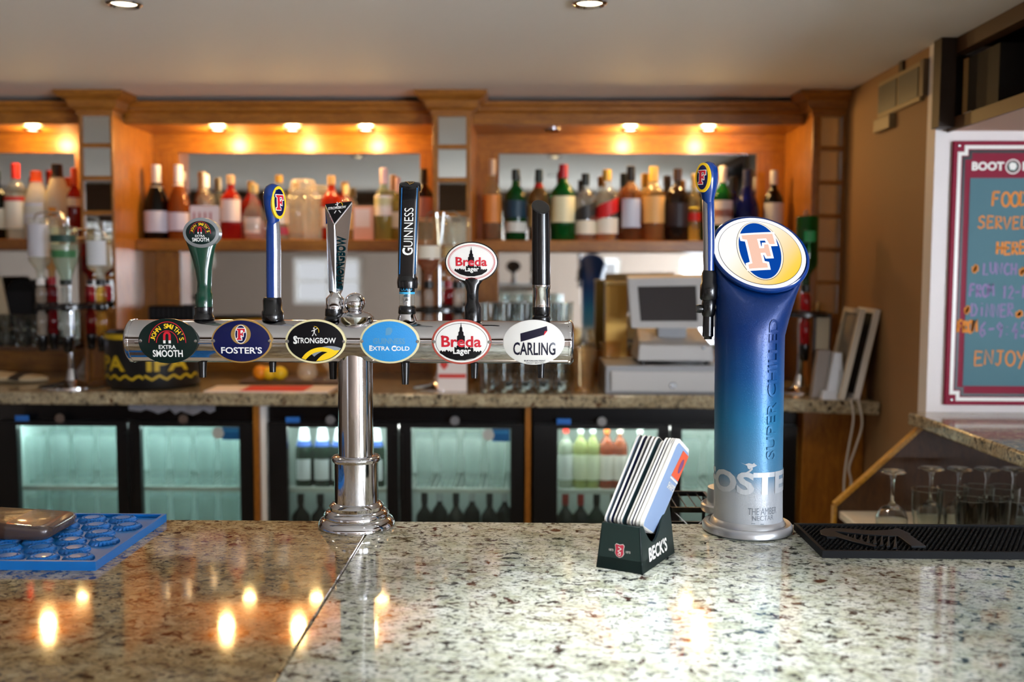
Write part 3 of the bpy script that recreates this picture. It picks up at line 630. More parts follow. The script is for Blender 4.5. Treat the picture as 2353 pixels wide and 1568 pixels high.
# 6 plain black cylinder with slanted top
R = []
for y, tl in ((655, 0), (560, 0), (474, 1)):
    c = HZ(1243.5-(655-y)*.006, y); R.append([Vector((c.x+21*s*cos(a), YT+21*s*sin(a), c.z+tl*(sin(a)*16*s-cos(a)*4*s))) for a in [2*pi*j/32 for j in range(32)]])
t6 = lab(MB().loft(R).build('tap_handle', BLACK, font, bev=.0015), 'plain black cylinder handle with slanted blank top')
sock(t6, 1243.5, [(19.5, 706), (19.8, 704), (19.8, 665), (20.8, 664), (20.8, 655), (19, 655)], CHROME, 'ferrule'); sock(t6, 1243.5, [(20, 738), (22, 732), (19, 725), (20.5, 722), (20.5, 706), (18, 704)])

# ---------------------------------------------------------------- illuminated chilled tower
YTW = 1.735; s2 = sc(YTW); TX = P(1719, 1100, YTW).x
tower = thing('beer_tower', 'frosted blue to silver beer tower with lit oval lens at the right of the counter', 'beer tower', (TX, YTW, ZC))
def tz(y): return P(1720, y, YTW).z
MB().lathe((TX, YTW, 0), [(98*s2, ZC), (103*s2, ZC+.003), (103*s2, ZC+.011), (98*s2, ZC+.016), (88*s2, ZC+.015), (86*s2, ZC+.013), (83*s2, ZC+.020), (78*s2, ZC+.024)], 64).build('base_flange', SILVER, tower, smooth=40)
bx = P(1668, 1180, 1.80).x
MB().lathe((bx, 1.80, 0), [(58*s2, ZC+.019), (60*s2, ZC+.022), (60*s2, ZC+.031), (56*s2, ZC+.034), (46*s2, ZC+.031), (46*s2, ZC+.035), (44*s2, P(1668, 1120, 1.8).z)], 48).build('rear_foot', SILVER, tower, smooth=40)
BCOL, bn, bl_ = newmat('frosted_gradient_print'); b = bn['Principled BSDF']; tc = bn.new('ShaderNodeTexCoord'); sx_ = bn.new('ShaderNodeSeparateXYZ'); bl_.new(tc.outputs['Object'], sx_.inputs[0])
mr = bn.new('ShaderNodeMapRange'); mr.inputs[1].default_value = 0; mr.inputs[2].default_value = tz(640)-ZC; bl_.new(sx_.outputs[2], mr.inputs[0])
rp = ramp(bn, [(0.0, '#b9bdc2'), (0.17, '#b0b5bb'), (0.25, '#4a7d9f'), (0.45, '#22709c'), (0.62, '#0a4a86'), (0.78, '#032e6c'), (1.0, '#02245a')]); bl_.new(mr.outputs[0], rp.inputs['Fac']); bl_.new(rp.outputs['Color'], b.inputs['Base Color'])
b.inputs['Roughness'].default_value = .36; b.inputs['Metallic'].default_value = .2; b.inputs['Coat Weight'].default_value = .12; b.inputs['Specular IOR Level'].default_value = .35; b.inputs['Coat Roughness'].default_value = .18
vq = bn.new('ShaderNodeTexVoronoi'); vq.inputs['Scale'].default_value = 420; bl_.new(tc.outputs['Object'], vq.inputs['Vector']); vr = ramp(bn, [(0.0, (1, 1, 1, 1)), (0.35, (0, 0, 0, 1))]); bl_.new(vq.outputs['Distance'], vr.inputs['Fac'])
qn = noise(bn, bl_, tc.outputs['Object'], 25, 3); vm = bn.new('ShaderNodeMath'); vm.operation = 'MULTIPLY'; bl_.new(vr.outputs['Color'], vm.inputs[0]); bl_.new(qn.outputs['Fac'], vm.inputs[1])
bp = bn.new('ShaderNodeBump'); bp.inputs['Strength'].default_value = .35; bp.inputs['Distance'].default_value = .0012; bl_.new(vm.outputs[0], bp.inputs['Height']); bl_.new(bp.outputs['Normal'], b.inputs['Normal'])
NS = 72
LC = P(1745, 583, YTW-.01); ph = radians(31)
wv = Vector((-.10, -.88, .46)).normalized(); uh = Vector((1, 0, 0)); uh = (uh-wv*uh.dot(wv)).normalized(); vh = wv.cross(uh); vh = vh if vh.z > 0 else -vh
LU = uh*cos(ph)-vh*sin(ph); LV = uh*sin(ph)+vh*cos(ph)     # long axis falls to the right
LA, LBx = 111*s2, 88*s2
def ring_lens(k, off): return [LC+uh*cos(t)*0+ (LU*LA*k*cos(t2)+LV*LBx*k*sin(t2))+wv*off for t, t2 in [(2*pi*j/NS, -2*pi*j/NS+ph) for j in range(NS)]]
def ring_col(cx, y, r, ry=None):
    z = tz(y); X = P(cx, y, YTW).x; ry = ry or r
    return [Vector((X+r*s2*cos(2*pi*j/NS), YTW-ry*s2*sin(2*pi*j/NS), z)) for j in range(NS)]
def lerp_ring(A, B, t): return [a_.lerp(b_, t) for a_, b_ in zip(A, B)]
RL = ring_lens(1.0, -.012)
rc0 = ring_col(1722, 770, 79); rc1 = ring_col(1728, 720, 82)
R = [ring_col(1719, 1216, 78), ring_col(1719, 1100, 77.5), ring_col(1720, 1000, 77.5), ring_col(1721, 900, 78), ring_col(1722, 820, 78), rc0]
for t in (.22, .45, .68, .86, 1.0):
    e = t*t*(3-2*t); A = lerp_ring(ring_col(1722+14*t, 770-110*t, 79+6*t), RL, e); R.append(A)
MB().loft(R).build('column', BCOL, tower, smooth=60)
MB().loft([RL, ring_lens(1.015, -.009), ring_lens(1.03, -.003), ring_lens(1.02, .003), ring_lens(.975, .005)], False, False).build('bezel', pm('#07357f', .2, 0, .4), tower, smooth=60)
EM, en, el = newmat('backlit_print'); en.remove(en['Principled BSDF']); e_ = en.new('ShaderNodeEmission'); tc = en.new('ShaderNodeTexCoord'); sxx = en.new('ShaderNodeSeparateXYZ'); el.new(tc.outputs['Object'], sxx.inputs[0])
lo_ = LC-WL[tower.name]; ma_ = en.new('ShaderNodeMath'); ma_.operation = 'MULTIPLY_ADD'; ma_.inputs[1].default_value = 1.1; el.new(sxx.outputs[0], ma_.inputs[0]); mb_ = en.new('ShaderNodeMath'); mb_.operation = 'SUBTRACT'; el.new(ma_.outputs[0], mb_.inputs[0]); el.new(sxx.outputs[2], mb_.inputs[1]); ma_.inputs[2].default_value = -lo_.x*1.1+lo_.z
mr = en.new('ShaderNodeMapRange'); mr.inputs[1].default_value = -.05; mr.inputs[2].default_value = .10; el.new(mb_.outputs[0], mr.inputs[0])
rp = ramp(en, [(0, '#fffaf4'), (0.3, '#ffeccf'), (0.6, '#ffdba6'), (0.85, '#fbd25c'), (1, '#f4ce38')]); el.new(mr.outputs[0], rp.inputs['Fac']); el.new(rp.outputs['Color'], e_.inputs[0]); e_.inputs[1].default_value = .6; el.new(e_.outputs[0], en['Material Output'].inputs[0])
ql = Oval(LC+wv*.002, s2, 108, 90, .006, 0, LU, LV, wv)
def ell_l(mb, a_, b_, off, rings=4):
    R = []
    for i in range(rings+1):
        r = max(.002, 1-i/rings); ring = []
        for j in range(64):
            t = 2*pi*j/64; p = LU*a_*s2*r*cos(t)+LV*b_*s2*r*sin(t); kk = 1-(r*a_*cos(t)/108)**2-(r*b_*sin(t)/90)**2
            ring.append(LC+wv*(.002+.006*kk+off)+p)
        R.append(ring)
    return mb.loft(R, False, True)
lens = ell_l(MB(), 105, 87, 0).build('lens', emit('#f4f6ff', .62), tower, smooth=60)
ell_l(MB(), 95.5, 78, .0006).build('outline', PBLACK, lens, smooth=60); ell_l(MB(), 94.5, 77, .0010).build('lit_field', EM, lens, smooth=60)
def tilt(x, y): return (x-.12*y, y+.01*x)
def lay_t(off, dx=0, dy=3):
    def f(x, y):
        X, Y = tilt(x, y); X += dx; Y += dy
        return Vector((X*cos(ph)-Y*sin(ph), X*sin(ph)+Y*cos(ph), off*1000))
    f.q = ql; return f
MB().ell(50, 75, lay_t(.0013)).build('oval_outline', PBLACK, lens, smooth=0)
MB().ell(49, 74, lay_t(.0016)).build('oval_edge', emit('#fff6e6', .58), lens, smooth=0)
MB().ell(45, 72, lay_t(.0019)).build('blue_oval', emit('#0b4bb0', .5), lens, smooth=0)
MB().plate(fpoly(-33, -46, 36, 40, 5), lay_t(.0022)).build('initial_edge', emit('#ffffff', .68), lens, smooth=0); MB().plate(fpoly(-33, -46, 36, 40), lay_t(.0026)).build('initial', emit('#ffcfb8', .54), lens, smooth=0)
# wrapped lettering on the column
def wrap(off, cxp=1720, r=78):
    def f(x, y): a_ = x/r; return Vector((TX+(r*s2+off)*sin(a_), YTW-(r*s2+off)*cos(a_), tz(y)))
    return f
fw = wrap(.0006)
m = MB().text("FOSTER'S", (-146, 1121, 192, 1069), fw, .04, 36)
for x0, x1 in ((-78-38, -88),): pass
m.line([(-20, 1072), (-14, 1068), (-9, 1063), (-10, 1058)], 4, fw); m.plate([(-34, 1050), (-24, 1053), (-16, 1050), (-8, 1052), (-5, 1049), (-2, 1052), (2, 1055), (-4, 1058), (-10, 1060), (-14, 1064), (-18, 1062), (-20, 1056)], fw)
lab(m.build('wordmark', pm('#c3c8cd', .4, .3), tower, smooth=0), 'large silver wordmark and leaping animal mark wrapped round the column')
MB().text('THE AMBER', (-16, 1165, 56, 1150), fw, .0, 10).text('NECTAR', (-6, 1178, 46, 1167), fw, .0, 8).line([(-8, 1184), (18, 1186), (44, 1184)], 1.6, fw).build('slogan', pm('#7d848c', .4, .3), tower, smooth=0)
m = MB(); emb = wrap(.0014); emb0 = wrap(-.001)
_vs, _fs = text_geo('SUPER CHILLED', .02)
mb = MB().text('SUPER CHILLED', (1042, -17, 730, 13), lambda x, y: emb(34-y*.8, x), .012, 0)
bm = bmesh.new(); vv = [bm.verts.new(p) for p in mb.v]
for f in mb.f:
    try: bm.faces.new([vv[i] for i in f])
    except ValueError: pass
g = bmesh.ops.extrude_face_region(bm, geom=bm.faces[:]); 
for v_ in [x for x in g['geom'] if isinstance(x, bmesh.types.BMVert)]:
    d_ = Vector((v_.co.x-TX, v_.co.y-YTW, 0)).normalized(); v_.co -= d_*.003
bm.verts.index_update(); m.add([v_.co.copy() for v_ in bm.verts], [tuple(x.index for x in f.verts) for f in bm.faces]); bm.free()
lab(m.build('embossed_lettering', BCOL, tower, smooth=0, bev=.0006), 'raised vertical lettering reading SUPER CHILLED')
# tap on the left flank of the tower
YH = YTW; hx_ = 1627
th = paddle(tower, hx_, YH, [(1629, 622, 13, 14), (1629, 560, 13.5, 14), (1628, 490, 14, 14), (1627, 455, 14, 14), (1627, 440, 11, 12)],
            [(1628, 500, 3, 8), (1628, 478, 11, 13), (1627, 458, 14, 16), (1627, 440, 18, 22), (1627, 420, 22, 25), (1627, 402, 23, 26), (1627, 386, 21, 23), (1627, 376, 14, 16), (1627, 371, 3, 3)], (-.62, -.78, .02), (1626, 410, 23, 19, 33), -1)
lab(th, 'blue paddle tap handle on the flank of the lit tower')
def vs_(name, prof, x=1628, par=th, mat=BLACK): 
    c = P(x, 700, YH); return MB().lathe((c.x, YH, 0), [(r*s2, P(x, y, YH).z) for r, y in prof], 24).build(name, mat, par, smooth=45)
vs_('socket', [(17, 690), (20, 686), (20, 655), (17, 650), (17, 628), (13, 620)]); vs_('tap_body', [(11, 730), (15, 722), (16, 700), (14, 690)]); vs_('nozzle', [(9, 780), (9, 776), (13, 772), (12, 728)])
MB().lathe(P(1610, 710, YH), [(9*s2, -.008), (10*s2, 0), (8*s2, .004)], 18, M=MX).build('knob', BLACK, th); MB().lathe(P(1632, 706, YH), [(8*s2, 0), (8*s2, .04)], 14, M=MX).build('shank', BLACK, th)

# ---------------------------------------------------------------- coaster holder and coasters
c0, cL, cR = Q(1477, 1322, ZC), Q(1369, 1304, ZC), Q(1530, 1268, ZC)
u = (c0-cL); Wd = u.length; u.normalize(); sv = (cR-c0); Ld = sv.length; sv = (sv-u*sv.dot(u)).normalized(); Zv = Vector((0, 0, 1))
hold = thing('coaster_holder', 'dark green plastic coaster holder on the pale counter, in front of the lit tower', 'coaster holder', (cL+c0)/2+sv*Ld/2)
GRN = pm('#07211f', .38, 0, .1, name='holder_green'); hc = .071
O = cL.copy()
def hp(a, b, z): ins = z*.10; return O+u*(ins+(Wd-2*ins)*a/Wd)+sv*(ins*.6+(Ld-1.2*ins)*b/Ld)+Zv*z
m = MB(); tk = .004
def side(a): # side wall profile: high corners, dip in the middle
    n = 20; top = []
    for j in range(n+1):
        b_ = Ld*j/n; t = j/n
        h = hc if t < .08 else (hc+.006+ .030 if t > .93 else hc*.46+(.62*hc)*max(0, (abs(t-.40)/.53))**2.0 if t > .1 else hc*.98)
        if t > .1: h = .038+.075*max(0, (t-.38)/.55)**1.7 if t > .38 else .038+(hc-.038)*((.38-t)/.28)**1.8
        top.append((b_, min(h, .098)))
    return [(0, 0.0)]+[(0, hc)]+top[1:]+[(Ld, 0.0)]
sp = side(0)
for a0 in (0, Wd-tk): m.prism(sp, lambda b_, z, a0=a0: hp(a0, b_, z), lambda b_, z, a0=a0: hp(a0+tk, b_, z))
m.prism([(0, 0), (Wd, 0), (Wd, hc), (0, hc)], lambda a, z: hp(a, 0, z), lambda a, z: hp(a, tk, z))
m.prism([(0, 0), (Wd, 0), (Wd, .096), (0, .096)], lambda a, z: hp(a, Ld-tk, z), lambda a, z: hp(a, Ld, z))
m.prism([(0, 0), (Wd, 0), (Wd, Ld), (0, Ld)], lambda a, b_: hp(a, b_, 0.0), lambda a, b_: hp(a, b_, .02))
m.build('body', GRN, hold, smooth=30, bev=.0012)
hs = sc(1.5)
def hf(x, y): return hp(Wd/2+x*hs, -.0005, .031+y*hs)
sh = [(-12, 12), (-9, 15), (0, 13), (9, 15), (12, 12), (10, 4), (11, -6), (7, -12), (0, -15), (-7, -12), (-11, -6), (-10, 4)]
cr = MB().plate(offset_poly(sh, 1.5), hf).build('crest', pm('#c9c4bc', .4), hold, smooth=0)
MB().plate(sh, lambda x, y: hf(x, y)-sv*.0004).build('crest_field', pm('#b02a40', .4), cr, smooth=0)
MB().line([(-3, 9), (5, 5), (-4, -1), (4, -4)], 3, lambda x, y: hf(x, y)-sv*.0008).ering(4, 4, 2.4, 2.4, lambda x, y: hf(x, y)-sv*.0008, 0, -8).text('1873', (-29, -3, -17, 2), lambda x, y: hf(x, y), 0).text('1873', (17, -3, 29, 2), lambda x, y: hf(x, y), 0).build('crest_key', pm('#d8d0c8', .4), cr, smooth=0)
m = MB().text("BECK'S", (.028, .012, .105, .034), lambda b_, z: hp(Wd+.0005, b_, z), .03); lab(m.build('lettering', PWHITE, hold, smooth=0), "white lettering along the side")
CW, CH, CT = .086, .147, .0016
desc = ['grey-blue faced beer mat, outermost on the left of the holder', 'white-edged beer mat with navy face, second in the holder', 'grey-faced beer mat, third from the left in the holder', 'white beer mat before the gap in the left bunch',
        'teal-edged beer mat beside the wide gap', 'cream beer mat just right of the wide gap', 'navy-faced beer mat, second right of the gap', 'second navy-faced beer mat behind the cream one', 'white beer mat, first of the tight right bunch',
        'white beer mat, second of the tight right bunch', 'dark-lined beer mat inside the tight right bunch', 'white beer mat, fourth of the tight right bunch', 'white beer mat, third from the right end', 'white beer mat, second from the right end', 'blue and orange printed beer mat facing out at the right end of the holder']
# tilt (lean to the right) and thickness of each mat; the left bunch fans out
offs = [.004, .0115, .0185, .025, .030, .040, .0455, .0505, .0545, .0565, .0585, .0605, .0623, .064, .0657]
cols = ['#8b9bb0', '#16225a', '#9c9aa0', '#d8d6d4', '#2e5560', '#e6e0d2', '#161f50', '#1a2560', '#dedad2', '#e8e6e0', '#202545', '#e4e2dc', '#dcdad6', '#e6e4e0', '#8fa6cc']
EDGE = pm('#e8e5de', .7, name='card_edge')
for i in range(15):
    ang = radians(15.5+(.5*(i-4) if i < 5 else 0)); back = radians(24)
    up_ = (Zv*cos(ang)+u*sin(ang)).normalized(); sd = sv.copy()
    up2 = (up_*cos(back)+sd*sin(back)).normalized(); sd2 = (sd*cos(back)-up_*sin(back)).normalized(); nv = sd2.cross(up2).normalized(); nv = nv if nv.dot(u) > 0 else -nv
    org = O+u*(offs[i]+.0035)+sv*(.009+.0012*(i % 3))+Zv*(hc+.0012)
    CT = .0028 if i < 9 else .0018
    hgt = CH-(.006 if i in (5, 9, 14) else 0)
    out = [(x_, y_) for x_, y_ in rr(CW/2, hgt/2, CW/2, hgt/2, .010)]
    cm = MB().prism(out, lambda x, y: org+sd2*x+up2*y, lambda x, y: org+sd2*x+up2*y+nv*CT).build('beer_mat', EDGE, smooth=0)
    tag(cm, desc[i], 'beer mat', 'beer mats in the green holder')
    out2 = [(x_, y_) for x_, y_ in rr(CW/2, hgt/2, CW/2-.0012, hgt/2-.0012, .009)]
    pf = MB().plate(out2, lambda x, y: org+sd2*x+up2*y+nv*(CT+.0002)).build('printed_face', pm(cols[i], .5), cm, smooth=0)
    if i == 14:
        fx = lambda o: (lambda x, y: org+sd2*x+up2*y+nv*(CT+o))
        MB().plate([(.036, .092), (.085, .092), (.085, .136), (.044, .136)], fx(.0005)).build('orange_panel', pm('#e8603c', .5), pf, smooth=0)
        MB().line([(.034, .089), (.0855, .089)], .003, fx(.0007)).text("SHARP'S", (.038, .072, .082, .083), fx(.0007), .03).build('mat_lettering', PWHITE, pf, smooth=0); MB().ell(.009, .012, fx(.0008), .066, .114, 20).build('mat_emblem', pm('#7a4a78', .5), pf, smooth=0)
    if i in (6, 7): MB().text("SHARP'S", (.0, .006, .06, .012), lambda x, y: org+sd2*(.004+y-.004)+up2*(x+.01)+nv*(CT+.0005), .02).build('mat_lettering', pm('#a9b8d8', .5), pf, smooth=0)

# ---------------------------------------------------------------- rubber bar mats and packet
BLUE = pm('#0a66b0', .34, 0, .1, name='blue_rubber')
pr_ = Q(375, 1204, ZC); xr2 = pr_.x; y0 = Q(200, 1312, ZC).y; y1 = CB-.012; xl2 = -1.35; zt_ = ZC+.014
m = MB().box(xl2, xr2, y0, y1, ZC, ZC+.008); tkr = .006
m.box(xl2, xr2, y0, y0+tkr, ZC+.008, zt_).box(xl2, xr2, y1-tkr, y1, ZC+.008, zt_).box(xr2-tkr, xr2, y0+tkr, y1-tkr, ZC+.008, zt_)
pit = (y1-y0-2*tkr)/6.0; pxx = pit*1.16
for r_ in range(6):
    for c_ in range(11):
        cx = xr2-tkr-pxx*(.62+c_+(.5 if r_ % 2 else 0)); cy = y0+tkr+pit*(r_+.5)
        rad = pit*.47; ringz = []
        for (k, z) in ((1.0, ZC+.007), (1.02, ZC+.0095), (.84, ZC+.0145), (.79, ZC+.0150), (.76, ZC+.0138), (.60, ZC+.0138), (.56, ZC+.0148), (.2, ZC+.0152)):
            ringz.append([Vector((cx+rad*k*(1+((.085 if k > .8 else (.16 if k == .60 else 0))*cos(21*t)))*cos(t), cy+rad*k*(1+((.085 if k > .8 else (.16 if k == .60 else 0))*cos(21*t)))*sin(t), z)) for t in [2*pi*j/42 for j in range(42)]])
        m.loft(ringz, False, True)
tag(m.build('bar_mat', BLUE, smooth=40), 'bright blue rubber bar mat with rows of raised bottle caps, left of the counter', 'bar mat')
# shrink-wrapped packet
pk = Q(30, 1215, zt_+.002); R = []; a_ = []
rnd = random.Random(3)
X0, X1 = P(-70, 1200, 1.60).x, P(126, 1200, 1.60).x; Yc, hy, zb, zh = 1.63, .055, zt_+.001, .031
ks = [(0, .80, .55), (.02, .97, .9), (.08, 1, 1), (.5, 1, 1.03), (.9, 1, .98), (.96, .93, .86), (.985, .86, .7), (1, .7, .45)]
for k, a2, b2 in ks:
    x = X0+(X1-X0)*k
    R.append([Vector((x+rnd.uniform(-.002, .002), Yc+px_*a2, zb+zh/2+pz_*b2*(1-.28*k)+-.28*k*zh/2*.9)) for px_, pz_ in rr(0, 0, hy, zh/2, .009, 5)])
zmin = min(p.z for r in R for p in r); R = [[Vector((p.x, p.y, max(p.z, zb))) for p in r] for r in R]
pkt = tag(MB().loft(R).build('packet', [pm('#3a271c', .3, 0, .3, bump=1.0, bscale=42, name='wrapped_carton')], smooth=50), 'brown packet in clear plastic wrap lying on the blue mat', 'packet')
Rw = [[p+Vector((.0015, 0, 0))+(p-Vector((p.x, Yc, zb+zh/2))).normalized()*(.0016+rnd.random()*.002) for p in r] for r in R[3:]]; Rw = [[Vector((p.x, p.y, max(p.z, zb))) for p in r] for r in Rw]
MB().loft(Rw, False, True).build('plastic_wrap', thin('crumpled_film', '#f2f0f4', .05, .02), pkt, smooth=0)
lbl = MB(); yl = R[3][0]

# black mat on the right
p0, p1 = Q(1828, 1219, ZC), Q(1886, 1283, ZC); y0, y1 = p1.y, p0.y+.004; y1 = min(y1, CB-.006); xa = (p0.x+p1.x)/2; xb = xa+.62; zt2 = ZC+.012
m = MB().box(xa, xb, y0, y1, ZC, ZC+.004); tk = .0055
for q_ in ((xa, xb, y0, y0+tk), (xa, xb, y1-tk, y1), (xa, xa+tk, y0+tk, y1-tk), (xb-tk, xb, y0+tk, y1-tk)): m.box(*q_, ZC+.004, zt2)
py = .0072; ny = int((y1-y0-2*tk)/py); nx = int((xb-xa-2*tk)/.0085)
for j in range(ny):
    for i in range(nx):
        cx = xa+tk+.0085*(i+.5+(.5 if j % 2 else 0)); cy = y0+tk+py*(j+.5)
        m.loft([[Vector((cx+.0026*k*cos(t), cy+.0026*k*sin(t), z)) for t in [2*pi*a/6 for a in range(6)]] for k, z in ((1, ZC+.004), (.85, ZC+.0098), (.5, ZC+.0106))], False, True)
mat2 = tag(m.build('bar_mat', RUBBER, smooth=40), 'black rubber spill mat with raised harp emblem, right of the lit tower', 'bar mat')
def mq(x, y): 
    v_ = Q(x, y, ZC+.012); return (v_.x, v_.y)
def slabp(mb, pts, z1): return mb.prism(pts, lambda x, y: Vector((x, y, ZC+.004)), lambda x, y: Vector((x, y, z1)))
def cv(px): return [mq(*p) for p in px]
m = MB(); zz = ZC+.0135
slabp(m, cv([(1884, 1221), (1893, 1217), (1915, 1215.5), (1950, 1217), (2000, 1221), (2040, 1220), (2064, 1216), (2092, 1228), (2092, 1232), (2060, 1234), (2030, 1233), (1985, 1230), (1930, 1224), (1918, 1223)]), zz)
slabp(m, cv([(1884, 1221), (1886, 1230), (1900, 1235), (1922, 1236), (1960, 1247), (2010, 1259), (2015, 1256), (1965, 1240), (1930, 1228), (1918, 1223)]), zz)
slabp(m, cv([(2062, 1233), (2092, 1232), (2128, 1257), (2094, 1257), (2076, 1243)]), zz)
for k in range(8):
    x = 1948+k*15.5; yt = 1228+k*.7; yb_ = 1238+k*3.0
    slabp(m, cv([(x, yt), (x+3, yt), (x+2.2+k*.2, (yt+yb_)/2), (x+5, yb_), (x-4, yb_), (x-1.5, (yt+yb_)/2)]), zz-.001)
lab(m.build('harp_emblem', pm('#0c1014', .45, spec=.3), mat2, smooth=30, bev=.0006), 'raised harp shape')
# wire rack behind the counter edge
Yr = 1.90; xa, xb = P(1535, 1180, Yr).x, P(1650, 1180, Yr).x; za, zb2 = P(1570, 1166, Yr).z, P(1570, 1250, Yr).z
rk = thing('wire_rack', 'black wire lattice rack just behind the counter edge, by the lit tower', 'rack', ((xa+xb)/2, Yr+.06, zb2))
m = MB()
for y in (Yr, Yr+.14):
    m.box(xa, xb, y-.003, y+.003, za-.010, za).box(xa, xb, y-.003, y+.003, zb2, zb2+.008).box(xa, xa+.006, y-.003, y+.003, zb2, za).box(xb-.006, xb, y-.003, y+.003, zb2, za)
m.box(xa, xa+.006, Yr, Yr+.14, za-.010, za).box(xb-.006, xb, Yr, Yr+.14, za-.010, za).box(xa, xb, Yr, Yr+.14, zb2-.004, zb2)
m.build('frame', BLACK, rk, smooth=0)
m = MB(); n = 5
for i in range(-2, 6):
    for sg in (-1, 1):
        xs = xa+(xb-xa)*i/4; xe = xs+sg*(za-zb2)*.9
        if max(xs, xe) < xb and min(xs, xe) > xa: m.tube([(xs, Yr, zb2+.004), (xe, Yr, za-.005)], .0013, 6)
for i in range(6): m.tube([(xa+(xb-xa)*i/5, Yr, za-.005), (xa+(xb-xa)*i/5, Yr+.14, za-.005)], .0013, 6)
m.build('lattice', STEEL, rk)
tag(MB().box(xa-.7, xb+.3, Yr-.05, Yr+.15, zb2-.03, zb2-.0045).box(xa-.7, xa-.68, Yr-.05, Yr+.15, 0, zb2-.03).box(xb+.28, xb+.3, Yr-.05, Yr+.15, 0, zb2-.03).build('work_shelf', STEEL, smooth=0), 'steel work shelf on the bar side of the counter, under the wire rack', 'shelf')
# ---------------------------------------------------------------- bottles
SHAPES = {
 'wine': [(.9, 0), (1, .02), (1, .56), (.95, .62), (.62, .69), (.38, .74), (.32, .80), (.31, .985)],
 'spirit': [(.92, 0), (1, .02), (1, .60), (.94, .66), (.62, .72), (.38, .77), (.34, .82), (.34, .985)],
 'champ': [(.92, 0), (1, .02), (1, .40), (.90, .52), (.60, .66), (.38, .76), (.32, .82), (.31, .985)],
 'cone': [(.92, 0), (1, .02), (1, .46), (.88, .60), (.60, .76), (.42, .86), (.40, .985)],
 'round': [(.6, 0), (.9, .05), (1, .22), (.98, .40), (.75, .55), (.42, .64), (.32, .70), (.32, .985)],
 'beer': [(.92, 0), (1, .02), (1, .56), (.9, .64), (.55, .76), (.42, .84), (.40, .985)]}
def prof(shape, r, H, k=1.0, z0=0.0): return [(a*r*k, z0+z*H) for a, z in SHAPES[shape]]
def rad_at(shape, z):
    p = SHAPES[shape]
    for (a, za), (b, zb) in zip(p, p[1:]):
        if za <= z <= zb: return a+(b-a)*(z-za)/max(1e-6, zb-za)
    return p[-1][0]
def bottle(label, px, ytop, Y, wpx, shape, glass, liq=None, cap=('#111111', .86), labels=(), zb=None, group='bottles', inv=False, name='spirit_bottle', H=None, X=None, cat='bottle', dens=.12, seg=24):
    zb = ZSH if zb is None else zb
    X = P(px, (ytop+548)/2, Y).x if X is None else X; H = H or P(px, ytop, Y).z-zb; r = wpx/2*sc(Y)
    t = thing(name, label, cat, (X, Y, zb), group)
    fz = (lambda z: H-z) if inv else (lambda z: z)
    def lt(pr): return [(a, fz(z)) for a, z in pr]
    c = Vector((X, Y, zb))
    gm = thin('bottle_glass', glass, dens) if isinstance(glass, str) else glass
    MB().lathe(c, lt(prof(shape, r, H)), seg).build('glass_body', gm, t, smooth=50)
    if liq:
        col, lv = liq; pr = [(a*.93, z+.004) for a, z in prof(shape, r, H) if z/H < lv*.999]+[(rad_at(shape, lv)*r*.93, lv*H), ]
        if inv: pr = [(a*.93, z) for a, z in prof(shape, r, H) if z/H > 1-lv]; pr = [(rad_at(shape, 1-lv)*r*.93, (1-lv)*H)]+pr
        MB().lathe(c, lt(pr), seg).build('liquid', thin('liquid', col, .35), t, smooth=50)
    if cap:
        z0 = cap[1]; MB().lathe(c, lt([(rad_at(shape, z0)*r*1.06+.0008, z0*H), (.36*r+.0012 if shape != 'cone' else .42*r+.001, min(.99, z0+.03)*H), (.36*r+.001 if shape != 'cone' else .42*r, .995*H), (.28*r, H)]), 20).build('cap', pm(cap[0], .35, .3 if cap[0] in ('#b8bcc2', '#c79a3a', '#d8d8da') else 0), t, smooth=50)
    for lb in labels:
        z0, z1, col = lb[:3]; sl = lb[3] if len(lb) > 3 else 0; a0 = lb[4] if len(lb) > 4 else 75
        A, B = [], []
        for j in range(13):
            a = radians(-90-a0+2*a0*j/12); k = (j/12-.5)*sl
            for L_, zz in ((A, z0+k), (B, z1+k)):
                rr_ = rad_at(shape, zz)*r*1.015+.0003; L_.append((rr_*cos(a), rr_*sin(a), fz(zz*H)))
        MB().band([(p,) for p in A], [(p,) for p in B], lambda p: c+Vector(p), False).build('label', pm(col, .5), t, smooth=60)
    return t
YF1, YF2 = 3.84, 3.905
G0 = 'bottles on the left alcove shelf'; G1 = 'bottles on the middle alcove shelf'; G2 = 'bottles on the right alcove shelf'
CL = '#f2f6f2'
bottle('dark green bottle cut off by the left edge of the photo', -6, 392, YF1, 44, 'wine', '#0f1a10', None, ('#2a3a2a', .85), [(.15, .45, '#d8d0b8')], group=G0, dens=.6)
bottle('clear spirit bottle with tall red cap on the left shelf', 37, 376, YF1, 50, 'spirit', CL, ('#f0f0e4', .6), ('#d8301a', .80), [(.14, .50, '#eee6d0'), (.50, .56, '#c83a2a')], group=G0)
bottle('squat white bottle with orange cap on the left shelf', 85, 393, YF1, 58, 'cone', '#f4f0e0', None, ('#e0521c', .84), [(.22, .52, '#e2e4ea', 0, 50)], group=G0, dens=1.0)
bottle('tall white bottle with black cap on the left shelf', 133, 377, YF1, 58, 'cone', '#f0e6cc', None, ('#1c1412', .82), [(.30, .42, '#d98a20', 0, 18)], group=G0, dens=1.0)
bottle('small red bottle with orange top beside the left pilaster', 172, 386, YF1, 34, 'wine', '#c02418', ('#b02018', .5), ('#e0562a', .76), [(.46, .58, '#f4e6c8')], group=G0, dens=.5)
bottle('dark sparkling-wine bottle with silver foil, leftmost in the middle alcove', 360, 379, YF1, 58, 'champ', '#0c0d0c', None, ('#d8d8da', .70), [(.10, .38, '#c9c6cf')], group=G1, name='wine_bottle', dens=.8)
